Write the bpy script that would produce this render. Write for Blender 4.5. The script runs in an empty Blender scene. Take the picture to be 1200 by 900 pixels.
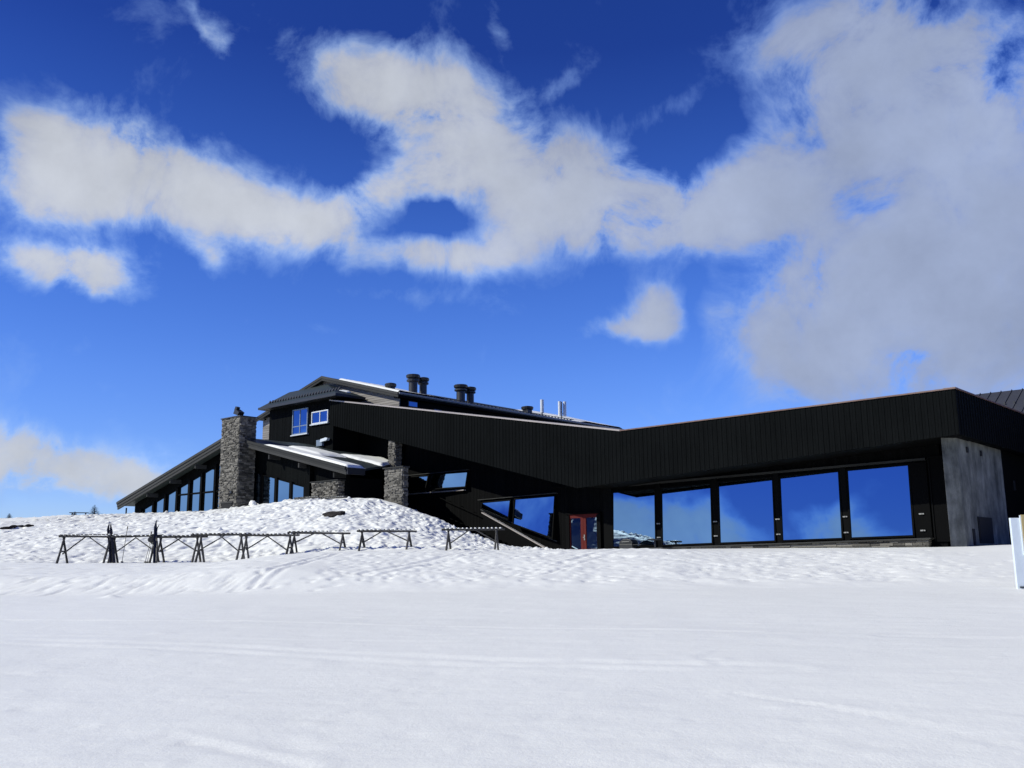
import bpy, bmesh, math, random
import numpy as np
from mathutils import Vector, Matrix
random.seed(11)
RNG = np.random.default_rng(5)
SC = bpy.context.scene
COL = SC.collection
R = math.radians

# ------------------------------------------------------------------ materials
def new_mat(name):
    m = bpy.data.materials.new(name); m.use_nodes = True
    nt = m.node_tree
    return m, nt, nt.nodes['Principled BSDF']

def N(nt, kind, **kw):
    n = nt.nodes.new(kind)
    for k, v in kw.items():
        if k == 'inp':
            for i, val in v.items(): n.inputs[i].default_value = val
        else: setattr(n, k, v)
    return n

def L(nt, a, b): nt.links.new(a, b)

def ramp(nt, fac, stops):
    r = N(nt, 'ShaderNodeValToRGB')
    el = r.color_ramp.elements
    while len(el) < len(stops): el.new(0.5)
    for e, (p, c) in zip(el, stops):
        e.position = p; e.color = (c[0], c[1], c[2], 1)
    L(nt, fac, r.inputs['Fac'])
    return r.outputs['Color']

def bump(nt, b, height, strength, dist):
    n = N(nt, 'ShaderNodeBump', inp={'Strength': strength, 'Distance': dist})
    L(nt, height, n.inputs['Height']); L(nt, n.outputs['Normal'], b.inputs['Normal'])
    return n

def mapped(nt, scale, coord='Object'):
    tc = N(nt, 'ShaderNodeTexCoord'); mp = N(nt, 'ShaderNodeMapping', inp={'Scale': scale})
    L(nt, tc.outputs[coord], mp.inputs['Vector'])
    return mp.outputs['Vector']

def noise(nt, vec, scale, detail=4, rough=.55):
    n = N(nt, 'ShaderNodeTexNoise', inp={'Scale': scale, 'Detail': detail, 'Roughness': rough})
    L(nt, vec, n.inputs['Vector'])
    return n.outputs['Fac']

def mathn(nt, op, a, b=None, c=None):
    n = N(nt, 'ShaderNodeMath', operation=op)
    for i, x in enumerate((a, b, c)):
        if x is None: continue
        if isinstance(x, (int, float)): n.inputs[i].default_value = x
        else: L(nt, x, n.inputs[i])
    return n.outputs[0]

def tinted(name, lo, hi, rough=.7, grain=(1, 1, 1), gscale=6, bstr=.3, bdist=.02, spec=.3, tint_amount=.6):
    """colour between lo and hi from the piece's own 'tint' value and a stretched grain noise"""
    m, nt, b = new_mat(name)
    at = N(nt, 'ShaderNodeAttribute', attribute_name='tint')
    nz = noise(nt, mapped(nt, grain), gscale, 6, .6)
    nz2 = noise(nt, mapped(nt, (1, 1, 1)), .35, 3, .5)
    f = mathn(nt, 'MULTIPLY_ADD', at.outputs['Fac'], tint_amount, mathn(nt, 'MULTIPLY', nz, 1 - tint_amount))
    f = mathn(nt, 'ADD', f, mathn(nt, 'MULTIPLY_ADD', nz2, .5, -.25))
    L(nt, ramp(nt, f, [(.12, lo), (.88, hi)]), b.inputs['Base Color'])
    b.inputs['Roughness'].default_value = rough
    b.inputs['Specular IOR Level'].default_value = spec
    bump(nt, b, nz, bstr, bdist)
    return m

M = {}
M['black_wood'] = tinted('black_wood', (.0012, .0016, .0018), (.0062, .0072, .0074), .75, (14, 14, .7), 3, .5, .02, .03, .14)
M['dark_timber'] = tinted('dark_timber', (.0012, .0013, .0015), (.0038, .0040, .0042), .7, (8, 8, 1), 3, .4, .02, .05)
M['barge'] = tinted('barge', (.013, .014, .014), (.062, .062, .060), .8, (.6, 6, 14), 4, .6, .02, .1)
M['grey_siding'] = tinted('grey_siding', (.12, .11, .10), (.27, .25, .23), .8, (.7, 3, 12), 4, .5, .02, .2)
M['stone'] = tinted('stone', (.018, .0175, .016), (.235, .22, .19), .85, (2.2, 2.2, 6), 5, .9, .04, .25, .62)
M['roof_metal'] = tinted('roof_metal', (.018, .026, .026), (.042, .054, .054), .5, (.5, .5, .5), 3, .15, .01, .3)
M['rear_roof'] = tinted('rear_roof', (.035, .037, .042), (.06, .062, .068), .5, (.5, .5, .5), 3, .15, .01, .5)
M['flashing'] = tinted('flashing', (.20, .17, .155), (.42, .38, .35), .5, (3, 3, 3), 2, .2, .01, .5)
M['rust_edge'] = tinted('rust_edge', (.10, .05, .035), (.32, .25, .22), .6, (2, 2, 2), 2, .2, .01, .4)
M['log'] = tinted('log', (.026, .026, .026), (.105, .10, .092), .8, (3, 3, 3), 7, .8, .02, .2)
M['concrete'] = None
M['yellow_wood'] = tinted('yellow_wood', (.30, .23, .09), (.48, .39, .19), .7, (1, 6, 12), 4, .4, .01, .3)
M['rock'] = tinted('rock', (.02, .018, .015), (.06, .052, .045), .95, (3, 3, 3), 5, .9, .05, .2)
M['bark'] = tinted('bark', (.03, .022, .016), (.07, .05, .035), .9, (4, 4, 1), 5, .8, .02, .2)
M['needles'] = tinted('needles', (.008, .016, .009), (.03, .05, .024), .8, (3, 3, 3), 3, .2, .01, .2)

def plain(name, col, rough=.5, metal=0., spec=.5, nscale=9., var=.18):
    m, nt, b = new_mat(name)
    nz = noise(nt, mapped(nt, (1, 1, 1)), nscale, 5, .6)
    lo = tuple(c * (1 - var) for c in col); hi = tuple(min(1, c * (1 + var)) for c in col)
    L(nt, ramp(nt, nz, [(.25, lo), (.75, hi)]), b.inputs['Base Color'])
    b.inputs['Roughness'].default_value = rough; b.inputs['Metallic'].default_value = metal
    b.inputs['Specular IOR Level'].default_value = spec
    bump(nt, b, nz, .08, .01)
    return m
M['white_paint'] = plain('white_paint', (.62, .68, .72), .45, 0, .5, 3, .08)
M['blue_frame'] = plain('blue_frame', (.17, .22, .28), .4)
M['pale_frame'] = plain('pale_frame', (.55, .58, .60), .4)
M['red_paint'] = plain('red_paint', (.085, .010, .008), .6, 0, .15)
M['black_metal'] = plain('black_metal', (.012, .013, .015), .45)
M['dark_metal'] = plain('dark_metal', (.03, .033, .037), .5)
M['galvanised'] = plain('galvanised', (.22, .22, .21), .5, .2)
M['antenna_grey'] = plain('antenna_grey', (.60, .63, .66), .4)
M['dark_cloth'] = plain('dark_cloth', (.016, .017, .022), .9)
M['ski_dark'] = plain('ski_dark', (.02, .02, .024), .35)
M['ski_tip'] = plain('ski_tip', (.10, .04, .04), .35)
M['dark_opening'] = plain('dark_opening', (.006, .006, .006), .9)

def glass_mat():
    m, nt, b = new_mat('coated_glass')
    b.inputs['Base Color'].default_value = (.205, .29, .385, 1)
    b.inputs['Metallic'].default_value = 1; b.inputs['Roughness'].default_value = .012
    nz = noise(nt, mapped(nt, (1, 1, 1)), .55, 2, .5)
    bump(nt, b, nz, .05, .012)
    return m
M['glass'] = glass_mat()

def concrete_mat():
    m, nt, b = new_mat('cast_concrete')
    v = mapped(nt, (1, 1, 1))
    n1 = noise(nt, v, .8, 6, .65); n2 = noise(nt, mapped(nt, (1.2, 1.2, .25)), 1.6, 5, .7)
    f = mathn(nt, 'MULTIPLY_ADD', n1, .55, mathn(nt, 'MULTIPLY', n2, .45))
    L(nt, ramp(nt, f, [(.36, (.035, .038, .034)), (.5, (.115, .12, .108)), (.66, (.25, .255, .23))]), b.inputs['Base Color'])
    b.inputs['Roughness'].default_value = .85
    bump(nt, b, noise(nt, v, 14, 6, .7), .35, .02)
    return m
M['concrete'] = concrete_mat()

def snow_mat():
    m, nt, b = new_mat('snow')
    v = mapped(nt, (1, 1, 1))
    n_big = noise(nt, v, .12, 4, .55)
    L(nt, ramp(nt, n_big, [(.3, (.845, .85, .795)), (.7, (.895, .90, .84))]), b.inputs['Base Color'])
    b.inputs['Roughness'].default_value = .55
    b.inputs['Specular IOR Level'].default_value = .25
    n1 = noise(nt, v, 9, 6, .65)
    n2 = noise(nt, v, 45, 3, .6)
    n3 = noise(nt, mapped(nt, (.35, 3.2, 1)), 2.2, 4, .6)
    h = mathn(nt, 'ADD', mathn(nt, 'MULTIPLY', n1, .55), mathn(nt, 'ADD', mathn(nt, 'MULTIPLY', n2, .22), mathn(nt, 'MULTIPLY', n3, .5)))
    bump(nt, b, h, .42, .035)
    return m
M['snow'] = snow_mat()

# ------------------------------------------------------------------ mesh builder
class MB:
    def __init__(s): s.v = []; s.f = []; s.t = []
    def add(s, vs, fs, tint=None):
        o = len(s.v); tint = random.random() if tint is None else tint
        s.v += [tuple(p) for p in vs]
        for f in fs: s.f.append([i + o for i in f]); s.t.append(tint)
        return s
    def box(s, a, b, tint=None):
        x0, y0, z0 = a; x1, y1, z1 = b
        vs = [(x, y, z) for z in (z0, z1) for y in (y0, y1) for x in (x0, x1)]
        return s.add(vs, [(0, 2, 3, 1), (4, 5, 7, 6), (0, 1, 5, 4), (2, 6, 7, 3), (0, 4, 6, 2), (1, 3, 7, 5)], tint)
    def prism(s, poly, a, b, axis='v', tint=None):
        """polygon in (u,z) swept along v (axis 'v'), in (v,z) along u ('u'), or in (u,v) along z ('z')"""
        def p(q, w):
            return (q[0], w, q[1]) if axis == 'v' else ((w, q[0], q[1]) if axis == 'u' else (q[0], q[1], w))
        n = len(poly)
        vs = [p(q, a) for q in poly] + [p(q, b) for q in poly]
        fs = [tuple(range(n)), tuple(range(2 * n - 1, n - 1, -1))]
        fs += [(i, i + n, (i + 1) % n + n, (i + 1) % n) for i in range(n)]
        return s.add(vs, fs, tint)
    def slab(s, pts, th, tint=None):
        """a planar 3-D polygon thickened downwards by th"""
        n = len(pts)
        vs = list(pts) + [(p[0], p[1], p[2] - th) for p in pts]
        fs = [tuple(range(n)), tuple(range(2 * n - 1, n - 1, -1))] + [(i, i + n, (i + 1) % n + n, (i + 1) % n) for i in range(n)]
        return s.add(vs, fs, tint)
    def rod(s, p0, p1, r0, r1=None, n=10, tint=None, wob=0.):
        r1 = r0 if r1 is None else r1
        p0, p1 = Vector(p0), Vector(p1); d = (p1 - p0)
        k = 1 if not wob else max(2, int(d.length / .25))
        d.normalize()
        a = d.orthogonal().normalized(); b = d.cross(a)
        vs = []; fs = []
        for j in range(k + 1):
            f = j / k; c = p0.lerp(p1, f) + (a * random.uniform(-wob, wob) + b * random.uniform(-wob, wob) if 0 < j < k else Vector())
            r = (r0 + (r1 - r0) * f) * (1 + (random.uniform(-.12, .12) if wob else 0))
            vs += [c + (a * math.cos(2 * math.pi * i / n) + b * math.sin(2 * math.pi * i / n)) * r for i in range(n)]
        for j in range(k):
            fs += [(j * n + i, j * n + (i + 1) % n, (j + 1) * n + (i + 1) % n, (j + 1) * n + i) for i in range(n)]
        fs += [tuple(range(n - 1, -1, -1)), tuple(range(k * n, k * n + n))]
        return s.add(vs, fs, tint)
    def lathe(s, prof, c=(0, 0, 0), n=16, tint=None):
        vs = [(c[0] + r * math.cos(2 * math.pi * i / n), c[1] + r * math.sin(2 * math.pi * i / n), c[2] + z) for r, z in prof for i in range(n)]
        k = len(prof)
        fs = [(j * n + i, j * n + (i + 1) % n, (j + 1) * n + (i + 1) % n, (j + 1) * n + i) for j in range(k - 1) for i in range(n)]
        fs += [tuple(range(n - 1, -1, -1)), tuple(range((k - 1) * n, k * n))]
        return s.add(vs, fs, tint)
    def build(s, name, mat, parent=None, smooth=False, bevel=0.):
        me = bpy.data.meshes.new(name)
        me.from_pydata(s.v, [], s.f)
        bm = bmesh.new(); bm.from_mesh(me)
        bmesh.ops.recalc_face_normals(bm, faces=bm.faces)
        bm.to_mesh(me); bm.free()
        at = me.attributes.new('tint', 'FLOAT', 'FACE')
        at.data.foreach_set('value', s.t)
        if smooth:
            me.polygons.foreach_set('use_smooth', [True] * len(me.polygons))
        me.materials.append(M[mat] if isinstance(mat, str) else mat)
        o = bpy.data.objects.new(name, me); COL.objects.link(o)
        if parent is not None: o.parent = parent
        if bevel:
            bv = o.modifiers.new('bevel', 'BEVEL'); bv.width = bevel; bv.segments = 2
        return o

def empty(name, loc=(0, 0, 0), rz=0.):
    o = bpy.data.objects.new(name, None); COL.objects.link(o)
    o.location = loc; o.rotation_euler = (0, 0, rz); o.empty_display_size = .3
    return o

def tag(o, label=None, cat=None, group=None, kind=None):
    if label: o['label'] = label
    if cat: o['category'] = cat
    if group: o['group'] = group
    if kind: o['kind'] = kind
    return o

def copy_tree(o, parent=None):
    c = o.copy(); COL.objects.link(c)
    if parent is not None: c.parent = parent
    for ch in list(o.children): copy_tree(ch, c)
    return c

def lerp_poly(pts, u):
    for (u0, z0), (u1, z1) in zip(pts, pts[1:]):
        if u <= u1: return z0 + (z1 - z0) * (u - u0) / (u1 - u0)
    return pts[-1][1]

# ------------------------------------------------------------------ the hotel's own axes: u along the facade, v inwards, z up
OX, OY = 6.0116, 56.8447
HA = math.atan2(-.65935, .75184)
DX, DY, NX, NY = .75184, -.65935, .65935, .75184
def W(u, v, z=0.): return (OX + u * DX + v * NX, OY + u * DY + v * NY, z)

# ------------------------------------------------------------------ snow terrain
def sstep(a, b, x):
    t = np.clip((x - a) / (b - a), 0, 1); return t * t * (3 - 2 * t)

def vnoise(x, y, seed=0):
    xi = np.floor(x).astype(np.int64); yi = np.floor(y).astype(np.int64)
    fx = x - xi; fy = y - yi
    fx = fx * fx * fx * (fx * (fx * 6 - 15) + 10); fy = fy * fy * fy * (fy * (fy * 6 - 15) + 10)
    def h(i, j):
        n = (i * 374761393 + j * 668265263 + seed * 974634777) & 0xffffffff
        n = ((n ^ (n >> 13)) * 1274126177) & 0xffffffff
        return ((n ^ (n >> 16)) & 0xffff) / 65535.0
    return (h(xi, yi) * (1 - fx) + h(xi + 1, yi) * fx) * (1 - fy) + (h(xi, yi + 1) * (1 - fx) + h(xi + 1, yi + 1) * fx) * fy

def fbm(x, y, oct=4, seed=0, gain=.5):
    a = 1.; s = 0.; t = 0.
    for k in range(oct):
        s = s + a * (vnoise(x * 2 ** k, y * 2 ** k, seed + k) - .5); t += a; a *= gain
    return s / t * 2

CREST_U = [-140, -61, -52.5, -43.5, -37.6, -30, -24.5, -21.9, -19.4, -15.8, -11.1, -9.3, -8.24, -7.14, -5.3, -4.25, -3.2, -1.9, -.92, .33, 1.24, 2.7, 200]
CREST_Z = [5.3, 5.91, 5.62, 5.52, 5.38, 5.15, 5.10, 5.14, 5.24, 5.46, 5.42, 5.38, 5.30, 5.06, 4.70, 4.34, 4.06, 3.50, 3.12, 2.66, 2.34, 2.06, 2.0]

def base_z(X, Y):
    bx = 1.68 + .34 * sstep(-12, -7.5, X) + .03 * sstep(5, 18, X) - .14 * sstep(5, 9, X) * (1 - sstep(16, 19.5, X))
    lo = .03 * np.minimum(Y, 27.)
    left = 1 - sstep(-9, 0, X)
    t = np.clip((Y - 27) / 10., 0, 1)
    rise_l = .55 * sstep(0, .28, t) + .45 * sstep(.1, 1, t)
    rise_r = sstep(-.25, 1.0, t * 1.0)
    rise_r = (rise_r - sstep(-.25, 1.0, np.zeros(1))) / (1 - sstep(-.25, 1.0, np.zeros(1)))
    rise = rise_l * left + rise_r * (1 - left)
    return lo + (bx - .81) * rise

def smooth_z(X, Y):
    X = np.asarray(X, float); Y = np.asarray(Y, float)
    b = base_z(X, Y)
    u = (X - OX) * DX + (Y - OY) * DY
    v = (X - OX) * NX + (Y - OY) * NY
    uc = (X + 1.9) / DX                      # the crest point straight behind this spot
    yc = 47.82 - .877 * (X + 1.9) + 2.4 * sstep(-13, -7, X)
    yc = np.maximum(yc, 43.5)
    c = np.interp(uc, CREST_U, CREST_Z)
    yt = 38.9 + .6 * np.sin(X * .35)
    m = np.clip((Y - yt) / (yc - yt), 0, 1)
    prof = np.where(m < .12, m * m / .24, m - .06) / .94
    prof = prof + .10 * np.sin(np.pi * m) 
    h = np.maximum(c - b, 0) * np.clip(prof, 0, 1.05)
    drop = .02 * np.clip(Y - yc, 0, 8) + sstep(-7.6, -6, uc) * np.clip((Y - yc) * .12, 0, 1.4)
    h = np.maximum(h - drop, 0)
    # snow banked up against the outer edge of the steps
    side = np.where(v < -3.4, .27 * (-3.4 - v), 1.2 * np.clip(v + 3.4, 0, .6))
    bank = np.minimum(5.38 - .345 * (u + 14.8), 5.1) - side - b
    h = np.maximum(h, np.where(u < 3, np.clip(bank, 0, None), 0))
    z = b + h
    far = np.clip(np.hypot(X, Y) - 130, 0, None)
    return z - .03 * far - .00002 * far ** 2

def axis(parts):
    out = [parts[0][0]]
    for a, b, st in parts:
        n = max(1, int(round((b - a) / st)))
        out += list(a + (b - a) * (np.arange(1, n + 1) / n))
    return np.array(out)

gx = axis([(-3000, -600, 300), (-600, -120, 40), (-120, -46, 3), (-46, -34, .4), (-34, 3, .075), (3, 22, .115), (22, 30, .5), (30, 120, 6), (120, 600, 40), (600, 3000, 300)])
gy = axis([(-300, -20, 40), (-20, 4, 2), (4, 7, .25), (7, 26, .085), (26, 38, .09), (38, 58, .075), (58, 84, .35), (84, 140, 3), (140, 600, 30), (600, 3000, 300)])
GX, GY = np.meshgrid(gx, gy)
GZ = smooth_z(GX, GY)
def smoothz(X, Y): return float(smooth_z(np.array([X]), np.array([Y]))[0])

# regional weights
slope_w = sstep(38.6, 40.5, GY) * (1 - sstep(0, 3.0, GX)) * (1 - sstep(86, 110, GY)) * sstep(-80, -60, GX)
berm_w = sstep(26.5, 28.5, GY) * (1 - sstep(39, 42, GY)) * (1 - sstep(11, 19, GX)) * sstep(-60, -46, GX)
berm_rough = berm_w * (.35 + .65 * sstep(-9, -2, GX))
GZ += .30 * fbm(GX / 7, GY / 7, 3, 3) * slope_w * (1 - .8 * sstep(44, 60, GY)) + .05 * fbm(GX / 9, GY / 5, 3, 9) * (GY > 5)
GZ += slope_w * (.06 * fbm(GX / 1.3, GY / 1.3, 4, 21, .6) + .05 * fbm(GX * 2.0, GY * 2.0, 2, 41))
GZ += berm_rough * (.07 * fbm(GX / 1.6, GY / 1.6, 4, 31, .55) + .015 * fbm(GX * 2.2, GY * 2.2, 2, 47))
GZ += .012 * fbm(GX / .9, GY / .5, 3, 77) * sstep(4, 8, GY) * (1 - sstep(26, 30, GY))

def splat(x, y, amp, sx, sy, rot, rim=.5):
    r = 2.6 * max(sx, sy)
    i0, i1 = np.searchsorted(gx, (x - r, x + r)); j0, j1 = np.searchsorted(gy, (y - r, y + r))
    if i1 <= i0 or j1 <= j0: return
    dx = gx[i0:i1][None, :] - x; dy = gy[j0:j1][:, None] - y
    c, s = math.cos(rot), math.sin(rot)
    q = ((c * dx + s * dy) / sx) ** 2 + ((-s * dx + c * dy) / sy) ** 2
    GZ[j0:j1, i0:i1] += amp * (1 - rim * q) * np.exp(-q)

# footprints and clods on the big slope (rougher towards the steps), on the bank in front, and below the windows
for k in range(21000):
    x = RNG.uniform(-45, 2.5); yc = max(47.8 - .877 * (x + 1.9), 50 if x > -9 else 44)
    y = 39.3 + (yc + 1.5 - 39.3) * RNG.random()
    right = 1 / (1 + math.exp(-(x + 9) * .6)); far_ = .6 + .6 * (y - 39) / 20
    if RNG.random() < .30 + .70 * right:
        if RNG.random() < .5 + .2 * right: splat(x, y, -RNG.uniform(.05, .14) * far_, RNG.uniform(.08, .2), RNG.uniform(.08, .15), RNG.uniform(-.5, 1.1), .7)
        else: splat(x, y, RNG.uniform(.03, .09) * far_, RNG.uniform(.07, .15), RNG.uniform(.07, .13), RNG.uniform(0, 3), .2)
    elif RNG.random() < .6:
        splat(x, y, -RNG.uniform(.05, .13) * far_, RNG.uniform(.12, .5), RNG.uniform(.07, .13), RNG.uniform(.2, .9), .7)
for k in range(2600):
    x = RNG.uniform(-6, 17); y = RNG.uniform(28.5, 38.5)
    f = 1 - max(0, (x - 9) / 9)
    if RNG.random() < f: splat(x, y, -RNG.uniform(.012, .052), RNG.uniform(.08, .22), RNG.uniform(.08, .15), RNG.uniform(-.7, .9), .7)
for k in range(700):
    x = RNG.uniform(-24, -5); y = RNG.uniform(27.5, 38)
    splat(x, y, -RNG.uniform(.015, .06), RNG.uniform(.10, .4), RNG.uniform(.07, .13), RNG.uniform(.1, .7), .6)
for k in range(900):                                  # crumbs and dimples on the groomed field
    y = 7 + 19 * RNG.random() ** 1.3; x = RNG.uniform(-.62, .62) * y
    splat(x, y, RNG.choice((-1, 1)) * RNG.uniform(.003, .013), RNG.uniform(.06, .22), RNG.uniform(.05, .10), RNG.uniform(-.3, .3), .3)
for k in range(60):                                   # short skid marks down the left bank
    x = RNG.uniform(-15.5, -7.5); splat(x, RNG.uniform(27.6, 29.2), -RNG.uniform(.012, .035), .07, RNG.uniform(.4, .9), RNG.uniform(-.35, -.1), .5)
for x, y, a in ((-16.4, 59.5, .35), (-11.1, 26.4, .05), (-11.0, 26.3, .05), (-7.0, 47.5, .2)):
    splat(x, y, a, .2, .16, .3, .1)

def track(pts, wd, amp, gap=0., seed=1):
    """a ski or sledge track pressed into the flat snow, with a thrown-up edge"""
    rows = (gy > 6.5) & (gy < 38.5)
    j = np.where(rows)[0]; X = GX[j]; Y = GY[j]
    d = np.full(X.shape, 9.)
    for (x0, y0), (x1, y1) in zip(pts, pts[1:]):
        ex, ey = x1 - x0, y1 - y0; l = math.hypot(ex, ey)
        t = ((X - x0) * ex + (Y - y0) * ey) / l
        n = ((X - x0) * -ey + (Y - y0) * ex) / l
        e = np.clip(t, 0, l) - t
        dd = np.where(np.abs(e) < .02, n, np.hypot(n, e))
        d = np.where(np.abs(dd) < np.abs(d), dd, d)
    w = .55 + .8 * vnoise(X * 1.7 + seed * 7, Y * 1.7, seed)
    for g in ((0,) if not gap else (-gap, gap)):
        q = (d - g) / wd
        GZ[j] += amp * w * (-np.exp(-q * q) + .75 * np.exp(-(q - 1.6) ** 2))
track([(-10.6, 19.8), (-5, 18.7), (-1.6, 17.3), (4, 15.9)], .10, 0.0104, 0, 1)
track([(-8.1, 15.3), (-5, 14.4), (-2.7, 13.4), (-.4, 12.5), (3.2, 11.9)], .13, 0.0104, .26, 2)
track([(-9.5, 16.6), (-3, 15.0), (1, 14.6)], .10, 0.0062, 0, 3)
track([(2.3, 10.3), (2.9, 9.6), (3.3, 8.96), (3.9, 7.6)], .06, .013, 0, 4)
track([(3.0, 10.6), (3.8, 9.5), (4.5, 8.4)], .06, 0.0052, 0, 8)
track([(-3.0, 8.5), (-2.3, 7.9), (-1.5, 7.2)], .075, .011, 0, 5)
track([(5.8, 15.3), (7.3, 14.9), (9, 14.9)], .14, 0.0104, 0, 6)
track([(2.6, 12.3), (2.45, 12.9), (2.9, 13.6), (3.8, 13.9)], .09, 0.0062, 0, 7)
track([(-7.5, 28), (-7.1, 31), (-6.6, 35)], .10, .03, .17, 9)
track([(-4.4, 29.5), (-1.6, 34.5), (-.8, 38)], .09, .028, .3, 10)
track([(.6, 29.8), (4.5, 36.5)], .09, .025, .3, 11)
track([(-3, 33.5), (-9, 31.5)], .12, .03, 0, 12)

def build_terrain():
    ny, nx = GX.shape
    me = bpy.data.meshes.new('snow_ground')
    me.vertices.add(nx * ny)
    co = np.stack([GX, GY, GZ], -1).astype(np.float32).ravel()
    me.vertices.foreach_set('co', co)
    i = np.arange(nx * ny).reshape(ny, nx)
    q = np.stack([i[:-1, :-1], i[:-1, 1:], i[1:, 1:], i[1:, :-1]], -1).reshape(-1, 4)
    me.loops.add(q.size); me.loops.foreach_set('vertex_index', q.ravel().astype(np.int32))
    me.polygons.add(len(q)); me.polygons.foreach_set('loop_start', np.arange(0, q.size, 4, dtype=np.int32))
    me.polygons.foreach_set('use_smooth', np.ones(len(q), dtype=bool))
    me.update(calc_edges=True)
    me.materials.append(M['snow'])
    o = bpy.data.objects.new('snow_ground', me); COL.objects.link(o)
    return tag(o, 'white trampled snow slope and groomed snow field in front of the building', 'snow', kind='structure')
build_terrain()
def gz(x, y):
    i = int(np.argmin(np.abs(gx - x))); j = int(np.argmin(np.abs(gy - y)))
    return float(GZ[j, i])
# ------------------------------------------------------------------ the hotel
hotel = empty('hotel_building', (OX, OY, 0), HA)
tag(hotel, 'long black timber hotel with V-shaped fascia, glass gable and stone chimney', 'building')

TOP = [(-23.34, 13.55), (2.95, 8.70), (20.78, 8.86)]
BOT = [(-23.34, 11.72), (-.19, 5.69), (20.78, 6.86)]

def boards_front(mb, u0, u1, top, bot, v, pitch=.135, th=.05):
    u = u0; k = 0
    brk = sorted(set([p[0] for p in top] + [p[0] for p in bot]))
    while u < u1 - .01:
        e = min(u + pitch, u1)
        for b in brk:
            if u + .01 < b < e - .01: e = b
        a = u + .006; c = e - .006
        off = .022 if k % 2 else random.uniform(0, .004)
        poly = [(a, lerp_poly(bot, a)), (c, lerp_poly(bot, c)), (c, lerp_poly(top, c)), (a, lerp_poly(top, a))]
        mb.prism(poly, v + off, v + off + th)
        u = e; k += 1
    return mb

# parapet fascia: one plane of upright boards, V-shaped top and bottom, and its return on the right
mb = MB(); boards_front(mb, -23.34, 20.78, TOP, BOT, -3.3)
mb.prism([(p[0], p[1] - .03) for p in TOP] + [(p[0], p[1] + .03) for p in reversed(BOT)], -3.22, -3.0, tint=.1)
mb.build('fascia', 'black_wood', hotel)
mb = MB(); v = -3.272; k = 0
while v < 13.5:
    o = .022 if k % 2 else random.uniform(0, .004)
    zt = 8.86 + .012 * (v + 3.3); zb = 6.86
    mb.box((20.70 - o, v + .008, zb), (20.78 - o + .02, v + .192, zt)); v += .2; k += 1
mb.box((20.5, -2.95, 6.9), (20.69, 13.5, 8.85), .1)
mb.build('side_fascia', 'black_wood', hotel)
# flashings along the parapet
mb = MB()
for (u0, z0), (u1, z1) in zip(TOP[:1] + [(-23.34, 13.55)], TOP[1:2]):
    mb.slab([(u0 - .04, -3.36, z0 + .09), (u1, -3.36, z1 + .09), (u1, -2.95, z1 + .13), (u0 - .04, -2.95, z0 + .13)], .085); break
mb.build('parapet_flashing', 'flashing', hotel)
mb = MB()
mb.slab([(2.96, -3.35, 8.77), (20.84, -3.35, 8.93), (20.84, -2.95, 8.95), (2.96, -2.95, 8.79)], .065)
mb.slab([(20.42, -2.94, 8.94), (20.84, -2.94, 8.94), (20.84, 13.5, 9.13), (20.42, 13.5, 9.13)], .06)
mb.box((20.2, -2.9, 8.95), (20.7, -2.3, 9.02))
mb.build('parapet_flashing', 'rust_edge', hotel)
# soffit and flat roof
mb = MB()
S = [(-23.3, 11.85), (-.19, 5.80), (20.6, 6.95)]
for (u0, z0), (u1, z1) in zip(S, S[1:]):
    mb.prism([(u0, z0), (u1, z1), (u1, z1 + .14), (u0, z0 + .14)], -2.99, .35)
mb.box((17.0, .351, 6.96), (20.49, 13.4, 7.1))
mb.build('soffit', 'dark_timber', hotel)
mb = MB()
mb.prism([(-18.5, 12.2), (2.95, 8.25), (2.95, 8.45), (-18.5, 12.4)], -2.99, 12)
mb.prism([(-23.2, 13.05), (-18.51, 12.2), (-18.51, 12.4), (-23.2, 13.25)], -2.99, -.75)
mb.prism([(2.95, 8.25), (20.45, 8.4), (20.45, 8.6), (2.95, 8.45)], -2.99, 13.4)
mb.build('roof', 'roof_metal', hotel)

# main facade wall
mb = MB()
def zs(u): return lerp_poly([(a, b + .08) for a, b in S], u)
u = -23.2
while u < 18.9:
    e = min(u + .15, 18.9)
    for b in (-.19,):
        if u < b < e: e = b
    o = random.uniform(0, .012)
    mb.prism([(u + .004, 1.6), (e - .004, 1.6), (e - .004, zs(e)), (u + .004, zs(u))], o, .09)
    u = e
mb.prism([(-23.2, 1.5), (18.9, 1.5), (18.9, zs(18.9)), (-.19, zs(-.19)), (-23.2, zs(-23.2))], .08, .34, tint=.1)
mb.build('facade_wall', 'dark_timber', hotel)
mb = MB(); mb.prism([(18.9, 1.5), (19.6, 1.5), (19.6, 6.94), (18.9, 6.94)], .35, 13.3); mb.prism([(.5, 1.5), (19.5, 1.5), (19.5, 6.94), (.5, 6.94)], 13.301, 13.5)
mb.build('side_wall', 'dark_timber', hotel)

def inset(poly, d):
    n = len(poly); out = []
    area = sum(poly[i][0] * poly[(i + 1) % n][1] - poly[(i + 1) % n][0] * poly[i][1] for i in range(n))
    sg = 1 if area > 0 else -1
    for i in range(n):
        p0, p1, p2 = (Vector(poly[i - 1]), Vector(poly[i]), Vector(poly[(i + 1) % n]))
        a = (p1 - p0).normalized(); b = (p2 - p1).normalized()
        na = Vector((-a.y, a.x)) * sg; nb = Vector((-b.y, b.x)) * sg
        m = (na + nb); m = m / (1 + na.dot(nb))
        q = p1 + m * d; out.append((q.x, q.y))
    return out

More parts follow.
